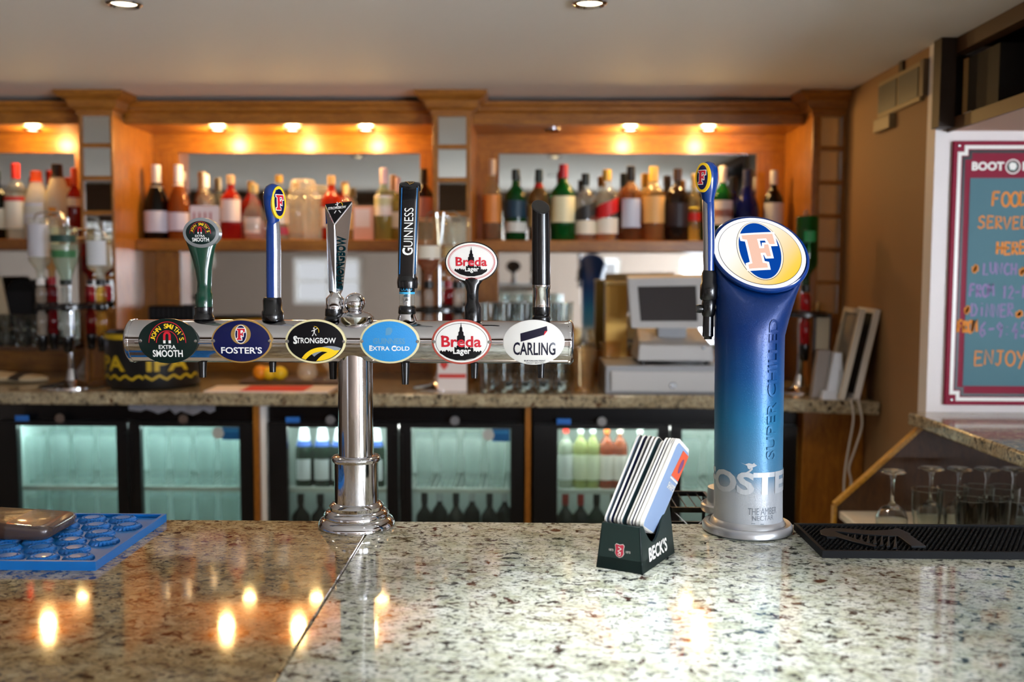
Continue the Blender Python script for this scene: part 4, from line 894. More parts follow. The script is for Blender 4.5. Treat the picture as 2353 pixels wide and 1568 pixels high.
bottle('rose wine bottle with white foil, beside the dark sparkling-wine bottle', 411, 379, YF1, 52, 'champ', '#d07a2c', ('#b05a20', .66), ('#e4e2e6', .72), [(.12, .36, '#cfc6d2')], group=G1, name='wine_bottle', dens=.35)
bottle('slim clear bottle with white cap behind the pink table card', 474, 401, YF2, 40, 'spirit', CL, ('#f0f0e8', .5), ('#f0eeee', .80), [(.2, .5, '#d9d4c8')], group=G1)
bottle('red gin bottle with pale label, right of the pink table card', 531, 403, YF1, 48, 'spirit', '#e03028', ('#c81420', .58), ('#d9b584', .86), [(.28, .62, '#eedad2')], group=G1, dens=.4)
bottle('round clear bottle with cork stopper beside the red gin bottle', 584, 424, YF1, 52, 'round', CL, ('#f0c8c4', .35), ('#c9b070', .84), [(.12, .4, '#e4cdbd', 0, 45)], group=G1)
bottle('clear bottle with gold cap behind the blue paddle handle', 642, 403, YF1, 44, 'spirit', CL, ('#e8d8b0', .5), ('#c79a3a', .88), [(.25, .55, '#f0e2cc'), (.08, .2, '#b03048')], group=G1)
bottle('orange-red bottle with gold cap behind the chrome wedge handle', 762, 404, YF1, 46, 'spirit', '#e84820', ('#d83818', .60), ('#caa060', .86), [(.2, .5, '#f0ddd0')], group=G1, dens=.4)
bottle('small slim bottle with cream cap between the cut-glass jar and pink carton', 796, 425, YF2, 32, 'spirit', CL, ('#f4e8c0', .5), ('#d8c890', .82), [(.2, .5, '#e8dcc4')], group=G1)
bottle('pale green bottle with pink cap, left of the black slab handle', 882, 387, YF1, 44, 'wine', '#dfe6b8', ('#d8d080', .42), ('#d8b8b4', .78), [(.34, .62, '#e8ddd0')], group=G1, name='wine_bottle')
bottle('slim yellow bottle half hidden by the black slab handle', 914, 408, YF1, 32, 'wine', '#e8dc90', ('#d8c860', .6), ('#dcb8ae', .76), [(.2, .45, '#e6dabc')], group=G1)
bottle('dark brown bottle with pink label beside the middle pilaster', 974, 388, YF1, 44, 'spirit', '#3a120a', ('#2a0a08', .7), ('#1a0c0a', .80), [(.26, .60, '#c99a98')], group=G1, dens=.6)
bottle('tall amber whiskey bottle with orange label, leftmost in the right alcove', 1131, 366, YF1, 42, 'wine', '#f0dcb0', ('#c87828', .55), ('#c9a888', .80), [(.22, .56, '#d8843a')], group=G2, dens=.2)
bottle('green whiskey bottle with black cap, second in the right alcove', 1185, 389, YF1, 48, 'spirit', '#0f7a38', ('#0a5a2c', .6), ('#10201a', .84), [(.12, .26, '#d8d8cc'), (.32, .56, '#16384a')], group=G2, dens=.4)
bottle('brown whiskey bottle with red neck band behind the blank black handle', 1238, 389, YF1, 46, 'spirit', '#c09860', ('#a8701c', .55), ('#12241c', .82), [(.74, .80, '#b02020'), (.2, .5, '#b99a58')], group=G2, dens=.25)
bottle('green whiskey bottle with red cap and cream label', 1294, 378, YF1, 54, 'spirit', '#0e8a38', ('#0b6a2a', .6), ('#a81c28', .82), [(.24, .58, '#e9e0b4')], group=G2, dens=.4)
bottle('clear whisky bottle with slanted black label', 1345, 399, YF1, 48, 'spirit', CL, ('#e08a18', .22), ('#1c2420', .82), [(.32, .52, '#2c2a28', .16), (.10, .30, '#efe4c8')], group=G2)
bottle('clear whisky bottle with slanted red label', 1394, 390, YF1, 52, 'spirit', CL, ('#e8981c', .20), ('#d0a440', .84), [(.34, .54, '#d42020', .16), (.10, .32, '#f0e6d0')], group=G2)
bottle('amber whiskey bottle with black cap and silver label', 1449, 382, YF1, 50, 'spirit', '#d8945c', ('#7a2c10', .55), ('#121418', .80), [(.18, .56, '#c9ccd6', 0, 55)], group=G2, dens=.2)
bottle('amber bottle with gold cap and tan label', 1501, 383, YF1, 52, 'spirit', '#f0c880', ('#c87814', .58), ('#d8ae54', .80), [(.24, .60, '#e0a860')], group=G2, dens=.2)
bottle('dark liqueur bottle with dark cap, right of the tan labelled bottle', 1556, 388, YF1, 52, 'spirit', '#4c3c34', ('#1c0e0c', .60), ('#3a2820', .84), [(.20, .52, '#2a1c20')], group=G2, dens=.3)
bottle('slim gold bottle with red label left of the tower paddle handle', 1594, 400, YF1, 32, 'wine', '#f0dca0', ('#d8a838', .5), ('#d8b45c', .78), [(.30, .42, '#d82418')], group=G2, dens=.2)
bottle('green vermouth bottle with white foil behind the lit tower', 1660, 382, YF1, 46, 'wine', '#128a3a', ('#0c6a2c', .66), ('#e4dcda', .78), [(.22, .54, '#ece4e0'), (.32, .42, '#c4543c')], group=G2, dens=.4)
bottle('dark blue bottle behind the lit tower', 1716, 390, YF1, 54, 'champ', '#0c1e88', ('#0a1a80', .6), ('#0c1440', .76), [(.14, .3, '#2c52c8', 0, 25)], group=G2, dens=.5)
bottle('dark red-wine bottle with white label, rightmost in the right alcove', 1777, 392, YF1, 44, 'wine', '#120f10', None, ('#cfcdd4', .80), [(.24, .54, '#d6d6da')], group=G2, name='wine_bottle', dens=.8)
# cards, carton and the cut-glass jar on the middle shelf
X0, X1 = P(437, 500, 3.8050).x, P(504, 500, 3.8050).x; zt_ = P(470, 473, 3.8050).z
cd = tag(MB().prism(rr((X0+X1)/2, (ZSH+zt_)/2, (X1-X0)/2, (zt_-ZSH)/2, .006), lambda x, z: Vector((x, 3.8030, z)), lambda x, z: Vector((x, 3.8100, z))).build('table_card', pm('#eadfe0', .5), smooth=0), 'pink and white standing table card on the middle alcove shelf', 'card')
m = MB()
for k in range(4): m.box(X0+.012+k*.021, X0+.020+k*.021, 3.8022, 3.8030, ZSH+.05, zt_-.025)
m.build('printed_bars', pm('#b86a70', .5), cd, smooth=0); MB().box(X0+.006, X1-.006, 3.8022, 3.8030, ZSH+.015, ZSH+.045).build('printed_panel', pm('#d88c90', .5), cd, smooth=0)
X0, X1 = P(812, 500, 3.8200).x, P(857, 500, 3.8200).x; z1 = P(830, 474, 3.8200).z
cb = tag(MB().box(X0, X1, 3.8200, 3.8700, ZSH, z1).build('gift_carton', pm('#e8b098', .55), smooth=0, bev=.001), 'pink gift carton standing left of the pale green bottle', 'carton')
MB().box(X0+.006, X1-.012, 3.8192, 3.8200, ZSH+.05, z1-.01).build('carton_label', pm('#f2dcd4', .5), cb, smooth=0)
Xj = P(697, 480, 3.8400).x; zj = P(697, 412, 3.8400).z-ZSH; c = Vector((Xj, 3.8400, ZSH)); sj = sc(3.8400)
jar = thing('cut_glass_jar', 'big bright cut-glass jar in the middle of the middle alcove shelf', 'jar', c)
def fl(r, z, n=14, d=.05): return [c+Vector((r*(1+d*cos(n*t))*cos(t), r*(1+d*cos(n*t))*sin(t), z)) for t in [2*pi*j/84 for j in range(84)]]
MB().loft([fl(a*sj, z*zj) for a, z in ((26, 0), (34, .03), (30, .10), (38, .22), (42, .45), (40, .62), (31, .72), (33, .80))]).build('bowl', CUTGLASS, jar, smooth=30)
MB().loft([fl(a*sj, z*zj, 10, .04) for a, z in ((33, .81), (30, .86), (28, .94), (24, .99), (16, 1.0))]).build('lid', CUTGLASS, jar, smooth=30)
for sg in (-1, 1): MB().tube([(Xj+sg*33*sj, 3.8400, ZSH+.70*zj), (Xj+sg*50*sj, 3.8400, ZSH+.72*zj), (Xj+sg*52*sj, 3.8400, ZSH+.5*zj), (Xj+sg*41*sj, 3.8400, ZSH+.38*zj)], .004, 8).build('handle', CUTGLASS, jar)

# ---------------------------------------------------------------- glassware
def glass_proto(name, label, cat, r0, r1, H, mat=GLASS, bulge=0.0, seg=20):
    t = thing(name, label, cat)
    if mat == REALGLASS:
        w_ = .0016; m1 = r0+(r1-r0)*.4; m2 = r0+(r1-r0)*.72+bulge
        MB().lathe((0, 0, 0), [(0, .009), (r0-.003, .009), (m1-w_, H*.4), (m2-w_, H*.72), (r1-w_, H-.0005), (r1-w_*.5, H), (r1, H-.0005), (m2, H*.72), (m1, H*.4), (r0, .001), (r0-.001, 0), (0, 0)], 24).build('glass_wall', mat, t, smooth=50); MB().lathe((0, 0, 0), [(r1-.0018, H-.0012), (r1+.0004, H-.0012), (r1+.0006, H+.0006), (r1-.0018, H+.0006)], 24, c0=False, c1=False).build('rim', GLASS, t, smooth=50)
        return t
    pr = [(r0, 0), (r0+(r1-r0)*.4, H*.4), (r0+(r1-r0)*.72+bulge, H*.72), (r1, H)]
    MB().lathe((0, 0, 0), [(r0-.001, .010)]+pr, seg, c1=False).build('glass_wall', mat, t, smooth=50); MB().lathe((0, 0, 0), [(r1-.0022, H-.0012), (r1+.0004, H-.0012), (r1+.0006, H+.0006), (r1-.0022, H+.0006)], seg, c0=False, c1=False).build('rim', mat, t, smooth=50)
    return t
def scatter(proto, spots, labels=None, group=None):
    out = []
    for i, p in enumerate(spots):
        o = proto if i == 0 else copy_tree(proto)
        o.location = p
        if labels: o['label'] = labels[i] if not isinstance(labels, str) else labels
        if group: o['group'] = group
        out.append(o)
    return out
# tall tumblers stacked two high behind the font
tp = glass_proto('tumbler', 'clear tumbler', 'glass', .026, .033, .150, REALGLASS)
lo, hi = [], []
for j, Y in enumerate((3.36, 3.45)):
    for i, px in enumerate((1121, 1163, 1205, 1247, 1289)):
        X = P(px+j*6, 850, Y).x; lo.append((X, Y, ZBC)); hi.append((X, Y, ZBC+.1508))
scatter(tp, lo+hi, ['clear tumbler in the bottom layer of the stack behind the right end of the font']*10+['clear tumbler in the top layer of the stack behind the right end of the font']*10, 'stacked tumblers on the back counter')
ap = glass_proto('pint_glass', '', 'glass', .028, .038, .15, thin('amber_glass', '#f4d9a8', .12))  # amber tint paints the reflection of the wood into plain glass
scatter(ap, [(P(1338, 850, 3.38).x, 3.38, ZBC), (P(1346, 850, 3.50).x, 3.50, ZBC), (P(1402, 850, 3.60).x, 3.60, ZBC)], ['amber tinted pint glass just right of the font end cap', 'amber tinted pint glass behind the one by the end cap', 'amber tinted pint glass tucked behind the cash drawer'], 'amber pint glasses on the back counter')
# low shelf in the left alcove with shot glasses
zl = P(80, 797, 3.7200).z
tag(MB().box(LEFT, P(182, 797, 3.8200).x-.004, 3.7200, YB-.013, zl-.016, zl).build('low_shelf', WOODD, bev=.002, smooth=0), 'dark low shelf of small glasses in the left alcove', 'shelf')
sp_ = glass_proto('shot_glass', '', 'glass', .020, .026, .058, REALGLASS)
lo, hi = [], []
for j, Y in enumerate((3.7500, 3.8200)):
    for i in range(7):
        px = -95+i*36+j*10; lo.append((P(px, 780, Y).x, Y, zl)); 
        if i < 6: hi.append((P(px, 780, Y).x, Y, zl+.0588))
scatter(sp_, lo+hi, ['small clear glass in the bottom layer on the dark low shelf']*len(lo)+['small clear glass in the top layer on the dark low shelf']*len(hi), 'small glasses on the low shelf')
X0 = P(20, 700, 3.9100).x; X1 = P(88, 700, 3.9100).x; zt_ = P(50, 640, 3.9100).z
fan = thing('round_speaker', 'rounded black object on the low shelf, behind the left optic bottles', 'speaker', ((X0+X1)/2, 3.9100, zl))
MB().prism([(X0, zl), (X1, zl), (X1, zt_-.05), (X1-.015, zt_-.015), ((X0+X1)/2+.01, zt_), (X0+.03, zt_-.008), (X0, zt_-.05)], lambda x, z: Vector((x, 3.8800, z)), lambda x, z: Vector((x, 3.9400, z))).build('body', BLACKM, fan, smooth=0, bev=.006)
MB().box(X0+.01, X1-.01, 3.8770, 3.8800, zl+.02, zt_-.05).build('grille', pm('#17171a', .8), fan, smooth=0)
b0 = [P(-70, 722, 3.8800), P(36, 722, 3.8800), P(6, 636, 3.8800), P(-70, 636, 3.8800)]
b0[0].z = b0[1].z = zl
mb_ = tag(MB().prism([(p.x, p.z) for p in b0], lambda x, z: Vector((x, 3.8650, z)), lambda x, z: Vector((x, 3.8770, z))).build('menu_board', pm('#e6d6b2', .6), smooth=0, bev=.002), 'cream slant-edged board on the low shelf at the left edge of the photo', 'board')

# ---------------------------------------------------------------- optic stands
def optic_stand(label, px, Y, ring_y, bots, base_px, ztop_y, measures, arms=True):
    X = P(px, 880, Y).x; z0 = ZBC; zr = P(px, ring_y, Y).z; zt_ = P(px, ztop_y, Y).z
    t = thing('optic_stand', label, 'optic stand', (X, Y, z0)); c = Vector((X, Y, z0)); rb = base_px*sc(Y)
    MB().lathe(c, [(rb, 0), (rb, .004), (rb*.9, .008), (rb*.4, .013), (.022, .022), (.016, .05), (.013, .06)], 40).build('base', CHROME, t, smooth=50)
    MB().lathe((X, Y, 0), [(.0115, z0+.05), (.0115, zr)], 20).build('pole', CHROME, t); MB().lathe((X, Y, 0), [(.007, zr), (.007, zt_)], 16).build('mast', STEEL, t)
    R0 = .085; MB().lathe((X, Y, zr), [(R0, -.008), (R0+.012, -.006), (R0+.012, .006), (R0, .008)], 40, c0=False, c1=False).lathe((X, Y, zr), [(.02, -.012), (.02, .012)], 20).build('ring', BLACK, t, smooth=40)
    m = MB()
    for k in range(6): a = 2*pi*k/6+.3; m.tube([(X, Y, zr), (X+R0*cos(a), Y+R0*sin(a), zr)], .004, 6)
    m.build('spoke', BLACK, t)
    hold_z = zt_-.02
    for (bx, by, btop, bw, shape, gl, lq, cp, lbs, lb, mcol) in bots:
        bX = P(bx, 600, by).x; zb = zr+.075; H = P(bx, btop, by).z-zb
        # measure below the bottle
        o = MB().lathe((bX, by, 0), [(.011, zr-.10), (.016, zr-.095), (.017, zr-.03), (.012, zr-.02), (.012, zr+.012), (.017, zr+.018), (.017, zr+.06), (.012, zr+.072)], 18).build('measure', thin('measure_plastic', mcol, .3), t, smooth=45)
        MB().lathe((bX, by, 0), [(.010, zr-.155), (.014, zr-.15), (.017, zr-.11), (.017, zr-.10)], 16).build('plunger', BLACK, o); MB().lathe((bX, by, 0), [(.019, zr-.012), (.022, zr), (.019, zr+.014)], 16).build('clamp', BLACK, o)
        top = zb+H+.008; arm = [(X, Y, hold_z-.03), (X+(bX-X)*.25, Y+(by-Y)*.25, top+.01), (X+(bX-X)*.8, Y+(by-Y)*.8, top+.012), (bX+(bX-X)*.12, by+(by-Y)*.12, top), (bX+(bX-X)*.2, by, top-.02)]
        if arms: MB().tube(arm, .0032, 8).build('arm', STEEL, t)
        bottle(lb, bx, btop, by, bw, shape, gl, lq, cp, lbs, zb=zb, group='upturned bottles on the optic stands', inv=True, X=bX)
    return t
optic_stand('chrome optic stand with upturned spirit bottles in front of the left pilaster', 166, 3.45, 705,
  [(92, 3.42, 500, 50, 'spirit', CL, ('#eef2f0', .8), ('#e8e6e2', .9), [(.10, .58, '#c9c6cc')], 'upturned clear bottle with large grey label, outermost left on the left optic stand', '#e8e2d8'),
   (118, 3.50, 505, 44, 'spirit', CL, ('#e8b870', .5), ('#c83040', .88), [(.1, .4, '#e2d4b4')], 'upturned amber bottle behind the grey labelled one on the left optic stand', '#c02c3c'),
   (150, 3.375, 522, 60, 'cone', '#e4f2e8', ('#e6f4ec', .7), ('#1a2420', .9), [(.14, .26, '#24463c'), (.40, .52, '#3c7a4a')], 'upturned clear bottle with green label at the front of the left optic stand', '#dfe6e6'),
   (205, 3.52, 560, 34, 'spirit', '#b01c18', ('#a01410', .7), ('#1c1010', .88), [], 'upturned dark red bottle at the back of the left optic stand', '#a8202c'),
   (230, 3.42, 540, 58, 'spirit', CL, ('#eef4f4', .8), ('#131313', .88), [(.12, .60, '#dfe2e6', 0, 50)], 'upturned square-shouldered clear bottle, outermost right on the left optic stand', '#e8c050')], 74, 500, None)
optic_stand('chrome optic stand with upturned whisky bottles behind the two tall black handles', 1010, 3.45, 712,
  [(985, 3.40, 500, 56, 'spirit', '#f0e0c0', ('#b8641a', .45), ('#10100e', .9), [(.40, .58, '#e6dcc8')], 'upturned amber bottle with white label just right of the black slab handle', '#e8e4e0'),
   (1052, 3.41, 500, 62, 'spirit', CL, ('#c8741c', .35), ('#14120e', .9), [(.42, .55, '#d8c898')], 'upturned clear bottle with a little amber spirit behind the white oval head', '#e2ded8'),
   (1030, 3.53, 510, 40, 'spirit', CL, ('#d8a050', .4), ('#a02430', .9), [], 'upturned bottle at the back of the middle optic stand', '#b8303c')], 62, 560, None)
optic_stand('black optic stand with one green upturned bottle right of the lit tower', 1838, 3.40, 722,
  [(1853, 3.34, 497, 50, 'spirit', '#128a40', ('#0e6a30', .7), ('#12160f', .9), [(.2, .34, '#1f8a4a', 0, 30)], 'upturned green bottle right of the lit tower', '#c8202c')], 50, 560, None)

# ---------------------------------------------------------------- items on the back counter
Xt = P(352, 830, 3.46).x; rt = .160; zt_ = P(352, 762, 3.30).z-.008; Hh = zt_-ZBC; c = Vector((Xt, 3.465, ZBC))
tub = thing('bucket', 'round black tub with yellow lettering, behind the left end of the font', 'tub', c)
MB().lathe(c, [(rt*.86, 0), (rt*.96, .010), (rt, .04), (rt, Hh), (rt-.006, Hh), (rt-.006, .012)], 56).build('body', pm('#0d0e10', .4, 0, .2), tub, smooth=40)
MB().lathe(c, [(rt+.0008, Hh-.022), (rt+.0008, Hh-.004)], 56, c0=False, c1=False).build('yellow_band', pm('#c9a81c', .5), tub)
def tw(a0): return lambda x, y: c+Vector(((rt+.001)*sin(x/rt+a0), -(rt+.001)*cos(x/rt+a0), y))
z0_ = Hh*.34
MB().text('IPA', (-.085, z0_, .06, z0_+.052), tw(-.62), .03, 12).text('IPA', (-.085, z0_, .06, z0_+.052), tw(.75), .03, 12).line([(-.10+.012*k, z0_-.014-.014*sin(k*.8)**2) for k in range(18)], .008, tw(-.5)).line([(-.10+.012*k, z0_-.014-.014*sin(k*.8)**2) for k in range(18)], .008, tw(.8)).build('lettering', pm('#c9a81c', .5), tub, smooth=0)
# black caddy behind
X0, X1 = P(342, 720, 3.9100).x, P(450, 720, 3.9100).x; z1 = P(400, 704, 3.8800).z
cdy = tag(MB().box(X0, X1, 3.8800, 3.9500, ZBC, z1).build('black_caddy', BLACKM, smooth=0, bev=.003), 'ribbed black plastic caddy standing behind the black tub', 'caddy')
m = MB()
for k in range(9): m.box(X0+.006+k*(X1-X0-.012)/9, X0+.006+(k+.55)*(X1-X0-.012)/9, 3.8760, 3.8800, z1-.045, z1-.006)
m.build('rib', pm('#1d2126', .4), cdy, smooth=0)
# price sheet, bar towel
X0, X1 = P(190, 850, 3.8800).x, P(246, 850, 3.8800).x; z1 = P(215, 812, 3.9100).z
pl = tag(MB().hexa([Vector((X0-.012, 3.8400, ZBC)), Vector((X1+.012, 3.8400, ZBC)), Vector((X1+.012, 3.8420, ZBC)), Vector((X0-.012, 3.8420, ZBC))], [Vector((X0, 3.9200, z1)), Vector((X1, 3.9200, z1)), Vector((X1, 3.9220, z1)), Vector((X0, 3.9220, z1))]).build('price_sheet', PAPER, smooth=0), 'printed white sheet leaning on the panelling, left of the black tub', 'sheet')
m = MB()
for k in range(9): 
    f_ = .12+k*.09; m.line([(.1, f_), (.9-.25*(k % 3 == 2), f_)], .028, lambda x, y: Vector((X0+(X1-X0)*x, 3.8385+.08*y, ZBC+(z1-ZBC)*y)))
m.build('printed_lines', pm('#8a8684', .6), pl, smooth=0)
Xa = P(20, 880, 3.55).x; R = []; rnd = random.Random(8)
for k in range(9):
    t_ = k/8; w_ = .07*sin(pi*min(1, max(.08, t_)))**.4; h_ = .045*(1-.7*t_)+.006
    R.append([Vector((Xa-.16+.30*t_, 3.56+w_*cos(a)*(1+rnd.uniform(-.08, .08)), ZBC+max(0, h_*.5+h_*.5*sin(a)*(1+rnd.uniform(-.15, .15))))) for a in [2*pi*j/16 for j in range(16)]])
tw_ = tag(MB().loft(R).build('bar_towel', pm('#b9a888', .9, bump=.4), smooth=50), 'crumpled cream bar towel at the left end of the back counter', 'towel')
MB().loft([[p+Vector((.0, -.001, .0012)) for p in R[k]] for k in (5, 6)], False, False).build('dark_stripe', pm('#2c241e', .9), tw_)
# menu mat with fruit and glass bowl
p0, p1, p2, p3 = Q(457, 906, ZBC), Q(748, 906, ZBC), Q(778, 889, ZBC), Q(500, 889, ZBC)
for p in (p0, p1): p.y = max(p.y, YCF+.012)
mm = tag(MB().hexa([Vector((p.x, p.y, ZBC+.0003)) for p in (p0, p1, p2, p3)], [Vector((p.x, p.y, ZBC+.004)) for p in (p0, p1, p2, p3)]).build('paper_mat', pm('#e8d8cc', .6), smooth=0), 'pale paper mat with red stripe lying on the back counter below the font', 'mat')
L0 = lambda a, b: (p0*(1-a)+p1*a)*(1-b)+(p3*(1-a)+p2*a)*b
MB().add([Vector((L0(a, b).x, L0(a, b).y, ZBC+.0045)) for a, b in ((.28, .05), (.80, .05), (.80, .95), (.28, .95))], [(0, 1, 2, 3)]).build('red_stripe', pm('#d83a2c', .6), mm, smooth=0)
tray = tag(MB().box(P(560, 880, 3.58).x, P(800, 880, 3.58).x, 3.52, 3.66, ZBC, ZBC+.012).build('serving_board', WOODD, smooth=0, bev=.002), 'dark serving board with fruit below the font', 'board')
for (px, py, r, colr, lb) in ((598, 858, 17, '#e88a10', 'orange on the serving board below the font'), (620, 862, 15, '#e8b818', 'lemon between the orange and the end lemon on the serving board'), (643, 862, 16, '#e6bc14', 'lemon at the right end of the fruit on the serving board'), (612, 846, 14, '#e8a010', 'small orange behind the lemons on the serving board')):
    Y = 3.56 if py > 850 else 3.62; r_ = r*sc(Y); X = P(px, py, Y).x
    fr_ = thing('fruit', lb, 'fruit', (X, Y, ZBC+.012), 'fruit on the serving board')
    MB().sphere((X, Y, ZBC+.012+r_), r_, sx=1.12 if 'lemon' in lb[:5] else 1, n=12, seg=24).build('peel', pm(colr, .45, bump=.4, bscale=300), fr_); MB().lathe((X, Y, ZBC+.012+2*r_-.002), [(.003, 0), (.002, .003), (0, .004)], 8).build('stem_end', pm('#5a6a20', .6), fr_)
Xb = P(706, 860, 3.55).x; c = Vector((Xb, 3.55, ZBC+.012)); bw = thing('glass_bowl', 'small round clear glass bowl on the serving board beside the fruit', 'bowl', c)
MB().lathe(c, [(.018, 0), (.034, .014), (.038, .032), (.030, .054), (.027, .058), (.0255, .057), (.028, .053), (.036, .032), (.032, .016), (.016, .004)], 28).build('wall', CUTGLASS, bw, smooth=50); MB().lathe(c, [(.027, .0575), (.030, .060), (.027, .062), (.025, .060)], 28, c0=False, c1=False).build('rim', CUTGLASS, bw)
Xb = P(757, 868, 3.58).x; c = Vector((Xb, 3.58, ZBC+.012)); bw = thing('sherry_glass', 'short stemmed glass at the right end of the serving board', 'glass', c)
MB().lathe(c, [(.028, 0), (.026, .003), (.005, .008), (.004, .03), (.010, .036), (.024, .05), (.026, .075), (.0245, .075), (.022, .052), (.004, .04)], 24).build('bowl', CUTGLASS, bw, smooth=50)
# small tent sign
X0, X1 = P(1006, 870, 3.37).x, P(1072, 870, 3.37).x; z1 = P(1040, 822, 3.37).z
ts = tag(MB().hexa([Vector((X0, 3.36, ZBC)), Vector((X1, 3.36, ZBC)), Vector((X1, 3.40, ZBC)), Vector((X0, 3.40, ZBC))], [Vector((X0, 3.376, z1)), Vector((X1, 3.376, z1)), Vector((X1, 3.380, z1)), Vector((X0, 3.380, z1))]).build('tent_card', pm('#e2d6d0', .6), smooth=0), 'white tent card with red band on the back counter under the font', 'card')
def tf(x, y): t_ = (y-ZBC)/(z1-ZBC); return Vector((X0+(X1-X0)*x, 3.3592+.016*t_, y))
MB().plate([(.02, ZBC+.044), (.98, ZBC+.044), (.98, ZBC+.058), (.02, ZBC+.058)], tf).line([(.08, z1-.002), (.22, z1-.018), (.35, z1-.004)], .05, tf).build('red_band', pm('#cf3a30', .6), ts, smooth=0)
# ---------------------------------------------------------------- till
TG = pm('#bdbcba', .45, name='till_grey'); TG2 = pm('#9a9c9f', .45, name='till_grey_dark')
YD = 3.315; x0, x1 = P(1392, 880, YD).x, P(1662, 880, YD).x; z1 = P(1500, 842, YD).z; yk = 3.66
dr = thing('cash_drawer', 'grey steel cash drawer under the till on the back counter', 'cash drawer', ((x0+x1)/2, (YD+yk)/2, ZBC))
MB().box(x0, x1, YD+.012, yk, ZBC, z1).build('case', TG2, dr, smooth=0, bev=.003); zz = z1-.012
MB().box(x0+.018, x1-.005, YD, YD+.0115, ZBC+.008, zz-.006).build('drawer_front', TG, dr, smooth=0, bev=.002)
MB().lathe((P(1546, 886, YD).x, YD-.004, P(1546, 886, YD).z), [(.010, 0), (.012, .002), (.012, .004)], 20, M=Matrix.Rotation(-pi/2, 4, 'X')).build('lock', STEEL, dr)
till = thing('till', 'grey touch-screen till with tilted dark display on the cash drawer', 'till', (P(1548, 800, 3.45).x, 3.47, z1))
y0 = 3.36; bx0, bx1 = P(1466, 800, y0).x, P(1642, 800, y0).x; zb1, zb2 = z1+.013, P(1548, 786, y0).z
MB().hexa([Vector((bx0, y0, zb1)), Vector((bx1, y0, zb1)), Vector((bx1, 3.62, zb1)), Vector((bx0, 3.62, zb1))], [Vector((bx0+.004, y0+.010, zb2-.012)), Vector((bx1-.004, y0+.010, zb2-.012)), Vector((bx1-.02, 3.60, zb2+.04)), Vector((bx0+.02, 3.60, zb2+.04))]).build('base', TG, till, smooth=0, bev=.006)
m = MB()
for x in (bx0+.02, bx1-.02):
    for y in (y0+.03, 3.58): m.lathe((x, y, z1), [(.009, 0), (.009, .0135)], 12)
m.build('foot', BLACK, till)
MB().lathe((P(1617, 799, y0).x, y0+.003, P(1617, 799, y0).z), [(.006, 0), (.006, .003)], 14, M=Matrix.Rotation(pi/2, 4, 'X')).build('key_switch', BLACK, till)
s0 = [P(1450, 755, 3.40), P(1650, 755, 3.40), P(1646, 636, 3.46), P(1441, 640, 3.46)]
bk = Vector((0, .045, .012))
MB().hexa([s0[0], s0[1], s0[1]+bk, s0[0]+bk], [s0[3], s0[2], s0[2]+bk, s0[3]+bk]).build('screen_housing', TG, till, smooth=0, bev=.005)
def sq(x, y): 
    a = s0[0]*(1-x)+s0[1]*x; b = s0[3]*(1-x)+s0[2]*x; p = a*(1-y)+b*y; return p+Vector((0, -.0008, .0))
MB().add([sq(.115, .14), sq(.77, .14), sq(.77, .83), sq(.11, .83)], [(0, 1, 2, 3)]).build('display', pm('#3a3738', .25), till, smooth=0)
MB().box((bx0+bx1)/2-.05, (bx0+bx1)/2+.05, 3.46, 3.53, zb2, P(1548, 720, 3.48).z).build('screen_arm', TG2, till, smooth=0, bev=.004)
Xg0, Xg1 = P(1391, 740, 3.66).x, P(1442, 740, 3.66).x; zg = P(1415, 647, 3.66).z
gb = thing('gold_tin', 'tall gold tin standing behind the till, left of its screen', 'tin', ((Xg0+Xg1)/2, 3.695, z1 if Xg0 > x0 else ZBC))
zgb = ZBC
MB().box(Xg0, Xg1, 3.665, 3.735, zgb, zg-.012).build('body', pm('#c9a050', .35, .5), gb, smooth=0, bev=.003); MB().box(Xg0-.002, Xg1+.002, 3.663, 3.737, zg-.012, zg).build('lid', pm('#dcc68a', .35, .4), gb, smooth=0, bev=.002)
# frames, card terminal and dock near the side wall
fr_l = ['black-edged picture frame leaning against the tan side wall', 'white-edged picture frame leaning in front of the black-edged one']
for i, (pb, pt, col, ec) in enumerate((((1972, 914), (2022, 712), '#1c1a18', '#e8e2da'), ((1938, 914), (1988, 712), '#8c8478', '#c8bca8'))):
    a = P(pb[0], pb[1], 3.17); b = P(pt[0], pt[1], 3.17); a.z = ZBC; dx = b-a; L_ = dx.length; dx.normalize(); nx_ = Vector((-dx.z, 0, dx.x)); 
    t = thing('picture_frame', fr_l[i], 'picture frame', (a.x, 3.25, ZBC), 'frames leaning on the side wall'); th_ = .014; dp = .17
    def bx(m, u0, u1, y0_, y1_, w0, w1):
        v = [a+dx*u_+nx_*w_+Vector((0, y_, 0)) for w_ in (w0, w1) for (u_, y_) in ((u0, y0_), (u1, y0_), (u1, y1_), (u0, y1_))]; return m.hexa(v[:4], v[4:])
    m = MB(); bx(m, 0, L_, 0, .016, -.004, th_); bx(m, 0, L_, dp-.016, dp, -.004, th_); bx(m, 0, .016, .016, dp-.016, -.004, th_); bx(m, L_-.016, L_, .016, dp-.016, -.004, th_)
    m.build('moulding', pm(ec, .45), t, smooth=0, bev=.001); m = MB(); bx(m, .016, L_-.016, .016, dp-.016, -.002, .006); m.build('picture', pm(col, .6), t, smooth=0)
sm = thing('framed_notice', 'small dark framed notice behind the card terminal, right of the lit tower', 'framed notice', (P(1890, 800, 3.33).x, 3.33, ZBC))
a = [P(1872, 800, 3.32), P(1905, 800, 3.32), P(1913, 726, 3.35), P(1884, 726, 3.35)]; a[0].z = a[1].z = ZBC
q0 = [Vector((P(1868, 800, 3.30).x, 3.30, ZBC)), Vector((P(1908, 800, 3.30).x, 3.30, ZBC))]; ztp = P(1890, 722, 3.34).z
